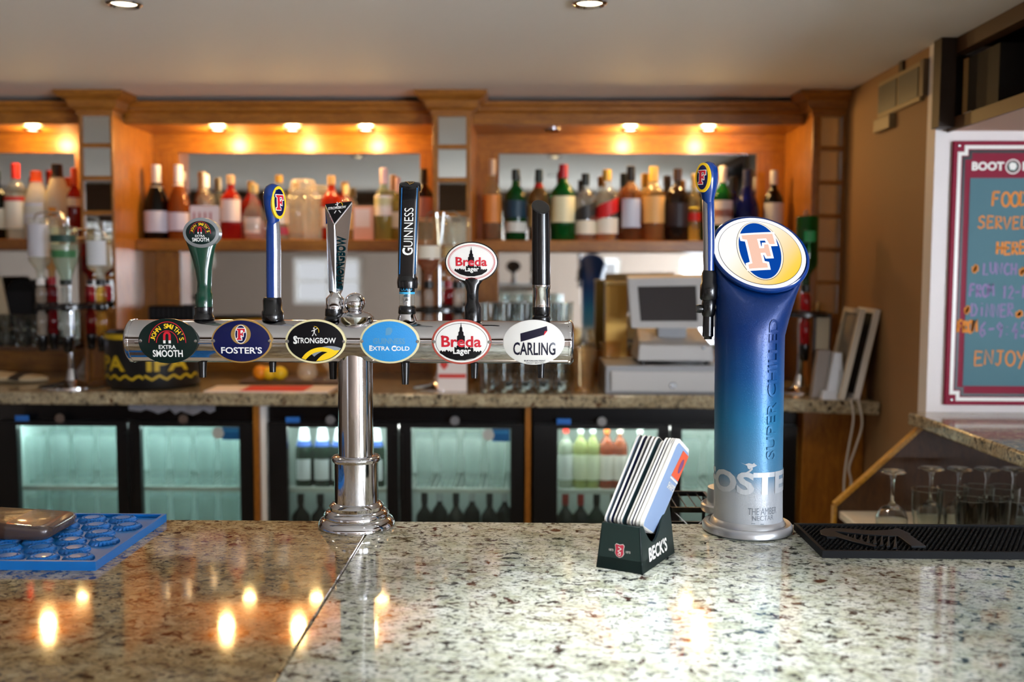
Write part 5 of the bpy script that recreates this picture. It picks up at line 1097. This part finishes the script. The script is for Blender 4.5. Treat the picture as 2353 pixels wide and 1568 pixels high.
MB().hexa([q0[0], q0[1], q0[1]+Vector((0, .012, 0)), q0[0]+Vector((0, .012, 0))], [Vector((q0[0].x+.012, 3.335, ztp)), Vector((q0[1].x+.012, 3.335, ztp)), Vector((q0[1].x+.012, 3.345, ztp)), Vector((q0[0].x+.012, 3.345, ztp))]).build('frame', pm('#2a2018', .5), sm, smooth=0)
MB().add([Vector((q0[0].x+.008, 3.300+.0, ZBC+.012)), Vector((q0[1].x-.006, 3.300, ZBC+.012)), Vector((q0[1].x+.005, 3.331, ztp-.012)), Vector((q0[0].x+.019, 3.331, ztp-.012))], [(0, 1, 2, 3)]).build('notice', pm('#a89a80', .6), sm, smooth=0)
ct = thing('card_terminal', 'grey card terminal in a white dock on the back counter, right of the lit tower', 'card terminal', (P(1900, 914, 3.19).x, 3.23, ZBC))
def slant(xb0, xb1, xt0, xt1, ytop, y_, mat, nm, dp):
    zt2_ = P(xb0, ytop, y_).z; b_ = [Vector((P(x, 914, y_).x, y_, ZBC)) for x in (xb0, xb1)]; t_ = [Vector((P(x, ytop, y_).x, y_+.02, zt2_)) for x in (xt0, xt1)]; d_ = Vector((0, dp, 0))
    return MB().hexa([b_[0], b_[1], b_[1]+d_, b_[0]+d_], [t_[0], t_[1], t_[1]+d_, t_[0]+d_]).build(nm, mat, ct, smooth=0, bev=.003)
slant(1864, 1898, 1884, 1914, 806, 3.225, pm('#8a7f78', .5), 'terminal', .03); slant(1898, 1942, 1922, 1940, 812, 3.20, pm('#d6dbe4', .45), 'dock', .05); slant(1890, 1940, 1896, 1936, 900, 3.185, pm('#d6dbe4', .45), 'dock_foot', .06)
# cables
for i, (pts, lb) in enumerate((([(1957, 916), (1961, 965), (1950, 1030), (1941, 1090), (1939, 1150), (1938, 1215)], 'white cable hanging straighter from the end of the back counter'), ([(1974, 916), (1981, 975), (1966, 1030), (1951, 1075), (1956, 1110), (1944, 1150), (1942, 1215)], 'white cable looping wider from the end of the back counter'))):
    pp = [P(x, y, 3.145-.002) for x, y in pts]; pp = [Vector((pp[0].x, 3.20, ZBC+.004)), Vector((pp[0].x, 3.15, ZBC+.004))]+pp[0:1]+pp[1:]
    pp[2].z = ZBC-.004
    sm_ = []
    for k in range(len(pp)-1):
        p0_, p1_, p2_, p3_ = pp[max(k-1, 0)], pp[k], pp[k+1], pp[min(k+2, len(pp)-1)]
        for j in range(6):
            t_ = j/6; sm_.append(.5*((2*p1_)+(p2_-p0_)*t_+(2*p0_-5*p1_+4*p2_-p3_)*t_*t_+(3*p1_-p0_-3*p2_+p3_)*t_**3))
    tag(MB().tube(sm_+[pp[-1]], .0036, 8).build('cable', pm('#cfc9bf', .5)), lb, 'cable', 'cables at the end of the back counter')
# ---------------------------------------------------------------- fridges under the back counter
FB = .22
LINER = pm('#e4eeeb', .5, name='fridge_liner'); FBLK = pm('#0a0a0c', .4, name='fridge_black'); DGL = thin('door_glass', '#e4f2ee', .02)
LEDM = emit('#d6f2f0', 21.0); LEDW = emit('#f4faf4', 18.0)
def X_(px): return P(px, 1050, YF).x
def Z_(py, Y=YF): return P(1200, py, Y).z
ZFT = Z_(940); SHZ = Z_(1122, 3.42)
def fridge(px0, px1, glasses, label, led, logo, sticker, py_top=986):
    x0, x1 = X_(px0), X_(px1); t = thing('bottle_fridge', label, 'fridge', ((x0+x1)/2, 3.54, FB)); yk = 3.735; zc_ = Z_(980); zi0 = FB+.09
    MB().box(x0, x1, YF+.042, yk, zc_+.0, ZFT).box(x0, x0+.03, YF+.042, yk, zi0, zc_).box(x1-.03, x1, YF+.042, yk, zi0, zc_).box(x0+.03, x1-.03, yk-.03, yk, zi0, zc_).box(x0, x1, YF+.042, yk, FB, zi0).build('cabinet', FBLK, t, smooth=0)
    MB().box(x0+.031, x0+.038, YF+.05, yk-.04, zi0+.001, zc_-.001).box(x1-.038, x1-.031, YF+.05, yk-.04, zi0+.001, zc_-.001).box(x0+.038, x1-.038, yk-.04, yk-.032, zi0+.001, zc_-.001).box(x0+.038, x1-.038, YF+.05, yk-.04, zi0+.001, zi0+.006).box(x0+.038, x1-.038, YF+.05, yk-.04, zc_-.006, zc_-.001).build('liner', LINER, t, smooth=0)
    MB().box(x0, x1, YF+.030, YF+.041, Z_(978), ZFT).build('header', pm('#0c0c0e', .25, 0, .3), t, smooth=0)
    MB().box(x0+.06, x1-.06, YF+.06, YF+.075, zc_-.018, zc_-.009).build('light_tube', led, t, smooth=0)
    ws = MB().box(x0+.04, x1-.04, YF+.066, YF+.075, SHZ-.012, SHZ+.004).box(x0+.04, x1-.04, yk-.055, yk-.045, SHZ-.006, SHZ)
    for k in range(44): xx = x0+.045+(x1-x0-.09)*k/43; ws.box(xx-.0015, xx+.0015, YF+.075, yk-.055, SHZ-.003, SHZ)
    ws.build('wire_shelf', pm('#d4dcd8', .35, .2), t, smooth=0)
    mid = (glasses[0][1]+glasses[1][0])/2
    for i, (a, b) in enumerate(glasses):
        d0 = x0+.004 if i == 0 else X_(mid)+.002; d1 = X_(mid)-.002 if i == 0 else x1-.004; g0, g1 = X_(a), X_(b); zt_ = Z_(py_top); zb_ = FB+.02+.06; zt2 = Z_(976)
        d = MB().box(d0, g0, YF, YF+.028, zb_-.05, zt2).box(g1, d1, YF, YF+.028, zb_-.05, zt2).box(g0, g1, YF, YF+.028, zt_, zt2).box(g0, g1, YF, YF+.028, zb_-.05, zb_).build('door', FBLK, t, smooth=0)
        MB().box(g0-.003, g1+.003, YF+.010, YF+.016, zb_-.003, zt_+.003).build('door_glass', DGL, d, smooth=0)
        lx = (g0+g1)/2-.02; MB().lathe((lx, YF-.0015, Z_(968)), [(.016, 0), (.016, .001)], 24, M=Matrix.Rotation(pi/2, 4, 'X'), sy=1).build('maker_plate', pm(logo, .4, .3), d)
        MB().box(d1-.012 if i == 0 else d0, d1 if i == 0 else d0+.012, YF-.004, YF, Z_(1150), Z_(1000)).build('handle', pm('#141416', .3), d, smooth=0)
        if i == 1: 
            st = MB().box(g1-.062, g1-.002, YF+.0085, YF+.0098, zt_-.045, zt_-.002).build('door_sticker', pm('#14588e', .4), d, smooth=0); MB().lathe((g1-.075, YF+.0088, zt_-.022), [(.020, 0), (.020, .0009)], 24, M=Matrix.Rotation(pi/2, 4, 'X')).build('round_sticker', pm('#b9bcb8', .4), d)
            MB().box(g1-.058, g1-.006, YF+.0078, YF+.0085, zt_-.018, zt_-.008).build('sticker_print', pm('#2f7ab0', .4), st, smooth=0)
        else:
            MB().box(g0-.003, g0+.044, YF-.0012, YF, Z_(975), Z_(962)).build('header_sticker', pm('#2a6cc0', .4), d, smooth=0)
    return t
fridge(-12, 583, [(40, 268), (323, 551)], 'black two-door glass-fronted fridge of mint-lit glasses, leftmost under the back counter', LEDM, '#6a5c54', 0)
fridge(614, 1205, [(660, 888), (945, 1173)], 'black two-door glass-fronted fridge behind the font column', LEDW, '#7c7c80', 0)
fridge(1224, 1834, [(1281, 1511), (1566, 1790)], 'black two-door glass-fronted fridge behind the coaster holder and lit tower', LEDW, '#8c8c8c', 0)
# dividers and end panel
for px0, px1, lb in ((585, 612, 'oak divider with white edge strip between the left and middle fridges'), (1207, 1221, 'thin oak divider between the middle and right fridges')):
    d = tag(MB().box(X_(px0), X_(px0)+(.020 if px1 < 1000 else .018), YF-.01, 3.73, 0, ZBC-.045).build('divider', WOODZ, smooth=0), lb, 'divider')
    if px1 < 1000: MB().box(X_(px0)+.0205, X_(px1)-.001, YF+.004, 3.70, 0, ZBC-.046).build('white_strip', WHITE, d, smooth=0)
tag(MB().box(X_(1838), XR-.004, YF-.03, 3.73, 0, ZBC-.045).build('end_cupboard', WOODZ, smooth=0, bev=.002), 'oak end cupboard right of the fridges, with white cables hanging in front', 'cupboard')
tag(MB().box(LEFT, X_(582), YF+.05, 3.70, 0, FB-.002).box(X_(614), X_(1205), YF+.05, 3.70, 0, FB-.002).box(X_(1224), X_(1834), YF+.05, 3.70, 0, FB-.002).build('plinth', FBLK, smooth=0), 'black plinth carrying the row of fridges', 'plinth')
# crumpled plastic tucked over the left fridge
R = []; rnd = random.Random(5)
for k in range(16):
    x = P(292+k*13.3, 935, 3.30).x; R.append([(x, 3.318+rnd.uniform(-.006, .0), ZFT+.012+rnd.uniform(-.003, .003)), (x, 3.314+rnd.uniform(-.008, 0), ZFT-.004+rnd.uniform(-.004, .002)), (x, 3.318, ZFT-.016+rnd.uniform(-.012, .010))])
m = MB(); vs = [p for r in R for p in r]; m.add(vs, [(i*3+j, i*3+j+1, (i+1)*3+j+1, (i+1)*3+j) for i in range(15) for j in range(2)])
o = m.build('plastic_sheet', pm('#8a8c98', .35, 0, .3), smooth=0); sd = o.modifiers.new('thickness', 'SOLIDIFY'); sd.thickness = .001
tag(o, 'crumpled grey plastic sheet tucked under the worktop over the left fridge', 'plastic sheet')
# contents
zi0 = FB+.096
gp = glass_proto('pint_glass', '', 'glass', .026, .034, .165, thin('chilled_glass', '#eef5f4', .16), .001, 16)
up, lw, labs = [], [], []
for dn, (a, b), nm in ((0, (40, 268), 'first door of the left fridge'), (1, (323, 551), 'second door of the left fridge')):
    for j, Y in enumerate((3.44, 3.54, 3.64)):
        for i in range(4):
            X = X_(a+26+i*56)*(Y/YF)*.985+.0; up.append((X, Y, SHZ+.0005)); labs.append('clear pint glass on the upper shelf behind the '+nm)
for dn, (a, b), nm in ((0, (40, 268), 'first door of the left fridge'), (1, (323, 551), 'second door of the left fridge')):
    for j, Y in enumerate((3.44, 3.55)):
        for i in range(4):
            X = X_(a+26+i*56)*(Y/YF)*.985; up.append((X, Y, SHZ-.21)); labs.append('clear pint glass below the shelf behind the '+nm)
for j, Y in enumerate((3.44, 3.54, 3.64)):
    for i in range(4): up.append((X_(945+28+i*56)*(Y/YF)*.995, Y, SHZ+.0005)); labs.append('clear pint glass on the upper shelf behind the second door of the middle fridge')
for j, Y in enumerate((3.44, 3.56)):
    for i in range(4): up.append((X_(1566+26+i*56)*(Y/YF)*.99, Y, SHZ+.0005)); labs.append('clear pint glass on the upper shelf in the right fridge behind the lit tower')
scatter(gp, up, labs, 'chilled glasses in the fridges')
for nm, a, fr_x, i2 in (('left', -12, 583, 0),):
    tag(MB().box(X_(a)+.045, X_(fr_x)-.045, YF+.08, 3.68, SHZ-.216, SHZ-.2105).build('lower_rack', pm('#c4ccc8', .4, .2), smooth=0), 'wire rack below the upper shelf inside the left fridge', 'rack')
GB = 'bottles in the fridges'
def fb_(lb, px, Y, w, shape, gl, liq, cap, lbs, z, H, n='beer_bottle', dens=.3):
    return bottle(lb, px, 1000, Y, w, shape, gl, liq, cap, lbs, zb=z, group=GB, name=n, H=H, X=X_(px)*(Y/YF), dens=dens, seg=18)
zz = SHZ+.0005
for i, px in enumerate((700, 742, 782, 822, 864)):
    fb_(['green beer bottle with white label, leftmost on the upper shelf of the middle fridge', 'green beer bottle with white label, second from the left in the middle fridge', 'green beer bottle with white label hidden mostly by the font column, at its left', 'green beer bottle with white label hidden behind the font column', 'green beer bottle with white label just right of the font column'][i], px, 3.43, 44, 'beer', '#0f5a30', ('#0a4424', .7), ('#2458a8', .93), [(.12, .44, '#d8dde4', 0, 48), (.72, .92, '#dfe6ee', 0, 80), (.64, .72, '#2a56a8', 0, 70)], zz, .225)
dk = SHZ-.235
for i, px in enumerate((975, 1010, 1048, 1085, 1125, 1160)):
    fb_('dark wine bottle below the shelf behind the second door of the middle fridge', px, 3.44+.05*(i % 2), 40, 'wine', '#10140f', None, ('#c8ccd0' if i % 2 else '#1c1c20', .80), [(.2, .5, '#8a887c')] if i == 2 else [], dk, .215, 'wine_bottle', .7)
for i, px in enumerate((690, 735, 790, 850)):
    fb_('black bottle below the shelf behind the first door of the middle fridge', px, 3.46, 44, 'wine', '#0c0f0c', None, ('#141416', .82), [], dk, .200, 'wine_bottle', .8)
tag(MB().box(X_(614)+.045, X_(1205)-.045, YF+.08, 3.68, dk-.012, dk-.0005).build('lower_rack', pm('#30343a', .5), smooth=0), 'dark lower rack inside the middle fridge', 'rack')
cfg = [(1300, '#e8ece4', ('#e4e8d8', .75), '#d03024', '#d8dcda', 'clear bottle with red cap, leftmost in the right fridge'), (1334, '#e8ecc0', ('#dfe49c', .8), '#c8ccd0', '#dde2c4', 'pale yellow bottle beside the red-capped one in the right fridge'), (1362, '#e6eabc', ('#dce29a', .8), '#c8ccd0', '#dfe4c8', 'pale yellow bottle next to the orange ones in the right fridge'), (1394, '#e88a48', ('#e07830', .8), '#d06a30', '#f0e8e0', 'orange bottle next to the yellow ones in the right fridge'), (1424, '#e8925a', ('#d87838', .8), '#d8d0c8', '#f2eae4', 'orange bottle farthest right of the pair in the right fridge'), (1470, '#dfe8e4', ('#dfe8e4', .7), '#d8e0dc', '#e8ece8', 'clear bottle behind the beer mats in the right fridge')]
for px, gl, lq, cp, lbc, lb in cfg: fb_(lb, px, 3.43, 37, 'spirit', gl, lq, (cp, .84), [(.14, .52, lbc)], zz, .23, 'mixer_bottle', .25)
for i, px in enumerate((1300, 1335, 1372, 1412, 1450, 1490)):
    fb_(['dark bottle lowest left in the right fridge', 'dark bottle with red label and red cap in the lower right fridge', 'dark green bottle right of the red labelled one in the right fridge', 'dark green bottle behind the left beer mats in the right fridge', 'dark bottle behind the middle of the beer mats in the right fridge', 'dark bottle behind the right edge of the beer mats in the right fridge'][i], px, 3.44, 42, 'wine', '#0e140f' if i < 2 else '#0e3a24', None, ('#c03430' if i in (0, 1) else '#181a18', .8), [(.2, .48, '#b8382c')] if i == 1 else [], dk, .215, 'wine_bottle', .6)
tag(MB().box(X_(1224)+.045, X_(1834)-.045, YF+.08, 3.68, dk-.012, dk-.0005).build('lower_rack', pm('#30343a', .5), smooth=0), 'dark lower rack inside the right fridge', 'rack')

# ---------------------------------------------------------------- side counter, shelf unit, hanging shelf, board
YE = YW-.001
xe = P(2096, 951, YE-.02).x; zsc = P(2200, 947, YE).z
tag(MB().prism([(xe, YE), (xe-.01, YE-.02), (xe-.004, YE-.06), (xe+.02, 1.95), (RX-.6, 1.95), (RX-.6, YE)], lambda x, y: Vector((x, y, zsc-.036)), lambda x, y: Vector((x, y, zsc))).build('side_counter', GR_B, bev=.006, smooth=30), 'granite side counter running toward the viewer below the chalkboard', 'counter')
YQ = YW-.022
un = thing('glass_shelf_unit', 'oak shelf unit with slanted end panel below the side counter', 'shelf unit', (P(2150, 1180, YQ).x, YQ-.2, 0))
pt = [(1922, 1164), (2128, 990), (2420, 990), (2420, 1300), (1922, 1300)]; pts = [(P(x, y, YQ).x, P(x, y, YQ).z) for x, y in pt]
pts[1] = (pts[1][0], zsc-.037); pts[2] = (pts[2][0], zsc-.037); pts[3] = (pts[3][0], 0); pts[4] = (pts[4][0], 0)
MB().prism(pts, lambda x, z: Vector((x, YQ, z)), lambda x, z: Vector((x, YQ+.020, z))).build('end_panel', WOODD, un, smooth=0)
e0, e1 = Vector((pts[0][0], 0, pts[0][1])), Vector((pts[1][0], 0, pts[1][1])); dn_ = (e1-e0).normalized(); nn = Vector((-dn_.z, 0, dn_.x))
m = MB(); m.hexa([Vector((p.x, YQ-.004, p.z)) for p in (e0, e1, e1+nn*.010, e0+nn*.010)], [Vector((p.x, YQ+.0205, p.z)) for p in (e0, e1, e1+nn*.010, e0+nn*.010)])
m.box(pts[0][0]-.008, pts[0][0], YQ-.004, YQ+.0205, 0, pts[0][1]); m.build('edge_strip', wood('yellow_pine_edge', '#c98e2c', '#dca43c', (4, 4, 4)), un, smooth=0)  # oak edge coloured bright yellow to stand for the light on it
zs = P(1928, 1174, YQ).z; xs0 = P(1928, 1174, YQ).x
MB().box(xs0, RX-.8, 2.02, YQ-.001, zs-.022, zs).build('shelf', pm('#e4d8c2', .35, name='shelf_laminate'), un, smooth=0, bev=.003); MB().box(xs0+.05, RX-.8, 2.05, YQ-.001, 0, zs-.022).build('base', WOODD, un, smooth=0)
wp = thing('wine_glass', '', 'glass'); Hw = .17
MB().lathe((0, 0, 0), [(0, .078), (.012, .0775), (.0285, .068), (.0372, .05), (.0362, .03), (.0286, 0), (.030, 0), (.038, .03), (.039, .05), (.030, .072), (.008, .086), (.004, .094), (.0038, .145), (.008, .160), (.030, .166), (.033, .168), (.030, Hw), (.0, Hw)], 26).build('bowl_and_stem', REALGLASS, wp, smooth=50); MB().lathe((0, 0, 0), [(.030, .0), (.0315, .0), (.0315, .002), (.030, .002)], 22, c0=False, c1=False).build('rim', GLASS, wp)
scatter(wp, [(P(px, 1100, Y).x, Y, zs) for px, Y in ((2052, 2.50), (2140, 2.54), (2204, 2.54), (2268, 2.54), (2330, 2.54))], ['upturned wine glass standing alone by the slanted panel under the side counter']+['upturned wine glass in the back row under the side counter']*4, 'glasses under the side counter')
gp2 = glass_proto('pint_glass', '', 'glass', .026, .036, .145, REALGLASS, .002)
scatter(gp2, [(P(px, 1150, Y).x, Y, zs) for px, Y in ((2130, 2.40), (2188, 2.42), (2232, 2.30), (2284, 2.31), (2334, 2.30), (2248, 2.44), (2306, 2.44))], ['clear pint glass nearest the slanted panel under the side counter', 'clear pint glass second from the slanted panel under the side counter']+['clear pint glass in the cluster at the right edge under the side counter']*5, 'glasses under the side counter')
# hanging shelf (gantry)
xg = P(2180, 300, YE).x; zg0 = P(2180, 301, YE).z; zg1 = ZCEIL-.0005; yg0 = .9; xg1 = xg+.45
gt = thing('hanging_shelf', 'dark wooden hanging shelf box at the top right, above the chalkboard', 'hanging shelf', (xg+.2, 1.8, zg0))
xpl = P(2143, 200, YE).x; dz = pm('#2a1c12', .6, name='hanging_shelf_brown'); dk2 = pm('#120d0a', .7, name='hanging_shelf_dark')
MB().box(xg, xg1, yg0, YE, zg0, zg0+.018).build('bottom_board', pm('#c9a894', .7, name='underside_paint'), gt, smooth=0)  # window light on the underside is put into its pale beige colour
MB().box(xg-.006, xg, yg0, YE, zg0-.004, zg0+.030).box(xg-.006, xg+.03, yg0, YE, zg1-.040, zg1).build('rail', pm('#4a2f18', .5), gt, smooth=0)
MB().box(xpl, xg-.0065, YE-.05, YE, zg0+.004, zg1).build('end_post', dz, gt, smooth=0); MB().box(xg+.2, xg1, yg0, YE, zg0+.018, zg1-.04).box(xg, xg+.2, YE-.012, YE, zg0+.018, zg1-.04).build('back_board', dk2, gt, smooth=0)
MB().box(xg+.031, xg1, yg0, YE, zg1-.012, zg1).build('top_board', dk2, gt, smooth=0)
bxx = thing('storage_box', 'dark box with pale edge standing on the hanging shelf', 'box', (xg+.10, YE-.16, zg0+.018))
MB().box(xg+.012, xg+.17, YE-.26, YE-.06, zg0+.018, zg1-.06).build('body', pm('#1a1512', .7), bxx, smooth=0); MB().box(xg+.009, xg+.0118, YE-.085, YE-.06, zg0+.018, zg1-.06).build('edge', pm('#a07a4a', .6), bxx, smooth=0)
tag(MB().box(xg+.001, xg+.0085, YE-.13, YE-.09, zg0+.018, zg0+.034).build('paper_slip', PAPER, smooth=0), 'small white slip on the rail of the hanging shelf', 'paper')
# chalkboard
YBRD = YE; s4 = sc(YBRD); O4 = P(2190, 930, YBRD)
def bp_(px, py, o=0.0): v_ = P(px, py, YBRD); return Vector((v_.x, YBRD-.012-o, v_.z))
bl0, br0 = P(2178, 600, YBRD).x, P(2178, 600, YBRD).x+.42; zt_, zb_ = P(2200, 325, YBRD).z, P(2200, 930, YBRD).z
brd = thing('chalkboard', 'maroon framed chalkboard menu with orange and mauve chalk writing on the white wall', 'chalkboard', ((bl0+br0)/2, YBRD, zb_))
MB().box(bl0, br0, YBRD-.012, YBRD, zb_, zt_).build('frame', pm('#86002c', .5, spec=.2, name='maroon_enamel'), brd, smooth=0, bev=.002)
def rect_line(mb, ins, wd, st, off):
    a, b, c_, d_ = bl0+ins, br0-ins, zb_+ins, zt_-ins
    pth = [(a, c_+st), (a, d_-st), (a+st, d_-st), (a+st, d_), (b-st, d_), (b-st, d_-st), (b, d_-st), (b, c_+st), (b-st, c_+st), (b-st, c_), (a+st, c_), (a+st, c_+st)]
    inn = offset_poly(pth, -wd); return mb.band(pth, inn, lambda x, z: Vector((x, YBRD-.012-off, z)))
rect_line(MB(), .012, .010, .018, .0006).build('white_line', PWHITE, brd, smooth=0); rect_line(MB(), .025, .008, .018, .0006).build('black_line', PBLACK, brd, smooth=0)
sx0 = P(2216, 650, YBRD).x; sz0, sz1 = P(2200, 886, YBRD).z, P(2200, 410, YBRD).z
MB().box(sx0, br0-.043, YBRD-.0135, YBRD-.012, sz0, sz1).build('slate', pm('#41707c', .6, bump=.1, bscale=40, name='slate_teal'), brd, smooth=0)
def f2(off): return lambda x, y: Vector((P(x, 650, YBRD).x, YBRD-off, P(2250, y, YBRD).z))
m = MB().text('BOOT', (2219, 393, 2292, 373), f2(.0128), .04).text('B', (2334, 393, 2356, 373), f2(.0128), .04)
m.ering(17, 17, 14.5, 14.5, f2(.0128), 2312, 384); m.plate([(2303, 380), (2308, 374), (2318, 376), (2321, 384), (2316, 392), (2306, 391)], f2(.0128)); lab(m.build('heading', PWHITE, brd, smooth=0), 'white heading lettering and round emblem')
MB().ell(12.5, 12.5, f2(.0127), 2312, 384).build('emblem_field', pm('#3a5a54', .5), brd, smooth=0)
SF = {'F': [[(0, 0), (.1, 1)], [(.1, 1), (.9, .98)], [(.05, .5), (.7, .55)]], 'O': [[(.5+.5*cos(t), .5+.5*sin(t)) for t in [.3+2*pi*k/14 for k in range(15)]]], 'D': [[(.05, 0), (.1, 1), (.6, .9), (.95, .5), (.7, .1), (.05, 0)]], 'S': [[(.95, .85), (.6, 1), (.2, .85), (.25, .6), (.8, .45), (.85, .15), (.4, 0), (.02, .15)]],
 'E': [[(.9, .95), (.15, 1), (.1, .5), (.1, 0), (.95, .05)], [(.1, .5), (.75, .55)]], 'R': [[(.1, 0), (.1, 1), (.7, .95), (.8, .65), (.15, .5), (.9, 0)]], 'V': [[(0, 1), (.4, 0), (.95, 1)]], 'H': [[(.1, 0), (.15, 1)], [(.85, 0), (.9, 1)], [(.1, .5), (.9, .5)]], 'L': [[(.15, 1), (.1, 0), (.85, .05)]], 'U': [[(.05, 1), (.15, .2), (.5, 0), (.85, .2), (.9, 1)]],
 'N': [[(.05, 0), (.1, 1), (.85, .05), (.9, 1)]], 'C': [[(.95, .85), (.5, 1), (.1, .6), (.2, .15), (.6, 0), (.95, .15)]], 'M': [[(.0, 0), (.15, 1), (.5, .3), (.85, 1), (1, 0)]], '1': [[(.3, .8), (.55, 1), (.5, 0)]], '2': [[(.1, .8), (.5, 1), (.85, .7), (.1, .05), (.95, .05)]], '-': [[(.1, .5), (.9, .55)]], 'I': [[(.5, .7), (.5, 0)], [(.5, .95), (.52, 1)]], '6': [[(.8, 1), (.3, .7), (.1, .3), (.4, 0), (.8, .2), (.6, .5), (.2, .4)]],
 '9': [[(.85, .7), (.5, .5), (.15, .75), (.5, 1), (.85, .8), (.75, .3), (.6, 0)]], ':': [[(.5, .7), (.5, .76)], [(.5, .2), (.5, .26)]], '4': [[(.6, 1), (.1, .4), (.9, .42)], [(.65, .6), (.6, -.1)]], '5': [[(.9, 1), (.3, .98), (.2, .6), (.7, .6), (.85, .25), (.5, 0), (.1, .1)]], 'J': [[(.2, 1), (.95, 1)], [(.65, 1), (.6, .2), (.35, 0), (.1, .15)]], 'Y': [[(.05, 1), (.45, .5)], [(.95, 1), (.3, -.2)]], '*': [[(.5, 0), (.5, 1)], [(0, .3), (1, .7)], [(0, .7), (1, .3)], [(.2, .05), (.8, .95)]]}
def chalk(mb, st, x0, y0, x1, y1, wd, seed=1):
    rnd = random.Random(seed+len(st)); n = len(st); cw = (x1-x0)/n
    for i, ch in enumerate(st):
        if ch == ' ': continue
        jx, jy = rnd.uniform(-1, 1), rnd.uniform(-2.5, 2.5)
        for strk in SF[ch]: mb.line([(x0+cw*i+jx+cw*.84*a, y1+jy+(y0-y1)*b) for a, b in strk], wd, f2(.0140))
    return mb
OR = pm('#e8903c', .9, name='orange_chalk'); MV = pm('#9a82b4', .9, name='mauve_chalk')
for st, *bxs in (('FOOD', 2268, 441, 2352, 473, 5), ('SERVED', 2237, 499, 2356, 527, 4), ('HERE', 2281, 555, 2352, 583, 5.5), ('*', 2226, 606, 2244, 626, 5), ('*', 2334, 612, 2352, 632, 5), ('*', 2212, 700, 2228, 720, 5), ('*', 2330, 710, 2350, 728, 5), ('FROM', 2200, 735, 2246, 762, 6), ('ENJOY', 2239, 805, 2362, 838, 4)):
    lab(chalk(MB(), st, *bxs).build('chalk_star' if st == '*' else 'chalk_word', OR, brd, smooth=0), 'orange chalk '+('star' if st == '*' else 'word '+st))
for st, *bxs in (('LUNCH', 2252, 604, 2332, 630, 4), ('FROM', 2224, 652, 2282, 680, 4.5), ('12-1', 2297, 655, 2356, 684, 4), ('DINNER', 2229, 699, 2330, 728, 4), ('6-9:45', 2250, 742, 2362, 775, 4)):
    lab(chalk(MB(), st, *bxs).build('chalk_word', MV, brd, smooth=0), 'mauve chalk writing '+st)
m = MB()
for px, py in ((2200, 336), (2182, 918)): 
    c_ = bp_(px, py); m.lathe((c_.x, YBRD-.0121, c_.z), [(.004, 0), (.004, .002), (.002, .003)], 12, M=Matrix.Rotation(pi/2, 4, 'X'))
m.build('screw', STEEL, brd)
# control panels on the tan side wall
def wp_(px, py): 
    v_ = PX(px, XR, py); return v_.y, v_.z
cp = thing('control_panel', 'pair of square control panels mounted high on the tan side wall', 'control panel', (XR, PX(2075, XR, 220).y, PX(2075, XR, 290).z))
ya, yb2 = PX(2026, XR, 200).y, PX(2124, XR, 200).y; zta, zba = PX(2075, XR, 166).z, PX(2075, XR, 252).z
zta = min(zta, ZCEIL-.02)
MB().box(XR-.012, XR, yb2, ya, zba, zta).build('backplate', pm('#94805c', .5), cp, smooth=0, bev=.003)
ym = (ya+yb2)/2
for y0_, y1_ in ((yb2+.012, ym-.008), (ym+.008, ya-.012)): MB().box(XR-.0145, XR-.012, y0_, y1_, zba+.014, zta-.014).build('screen', pm('#4c4a42', .4), cp, smooth=0)
MB().box(XR-.02, XR, ya-.13, ya+.01, zba-.045, zba-.002).build('lower_box', pm('#8a7654', .5), cp, smooth=0, bev=.003); MB().box(XR-.016, XR, yb2-.03, yb2-.004, zba+.01, zta).build('side_box', pm('#5c4a38', .5), cp, smooth=0)
tag(MB().box(XR-.008, XR, ym-.02, ym+.01, zta+.001, ZCEIL-.001).build('cable_trunking', pm('#3a2c20', .6), smooth=0), 'short dark cable trunking above the control panels', 'trunking')
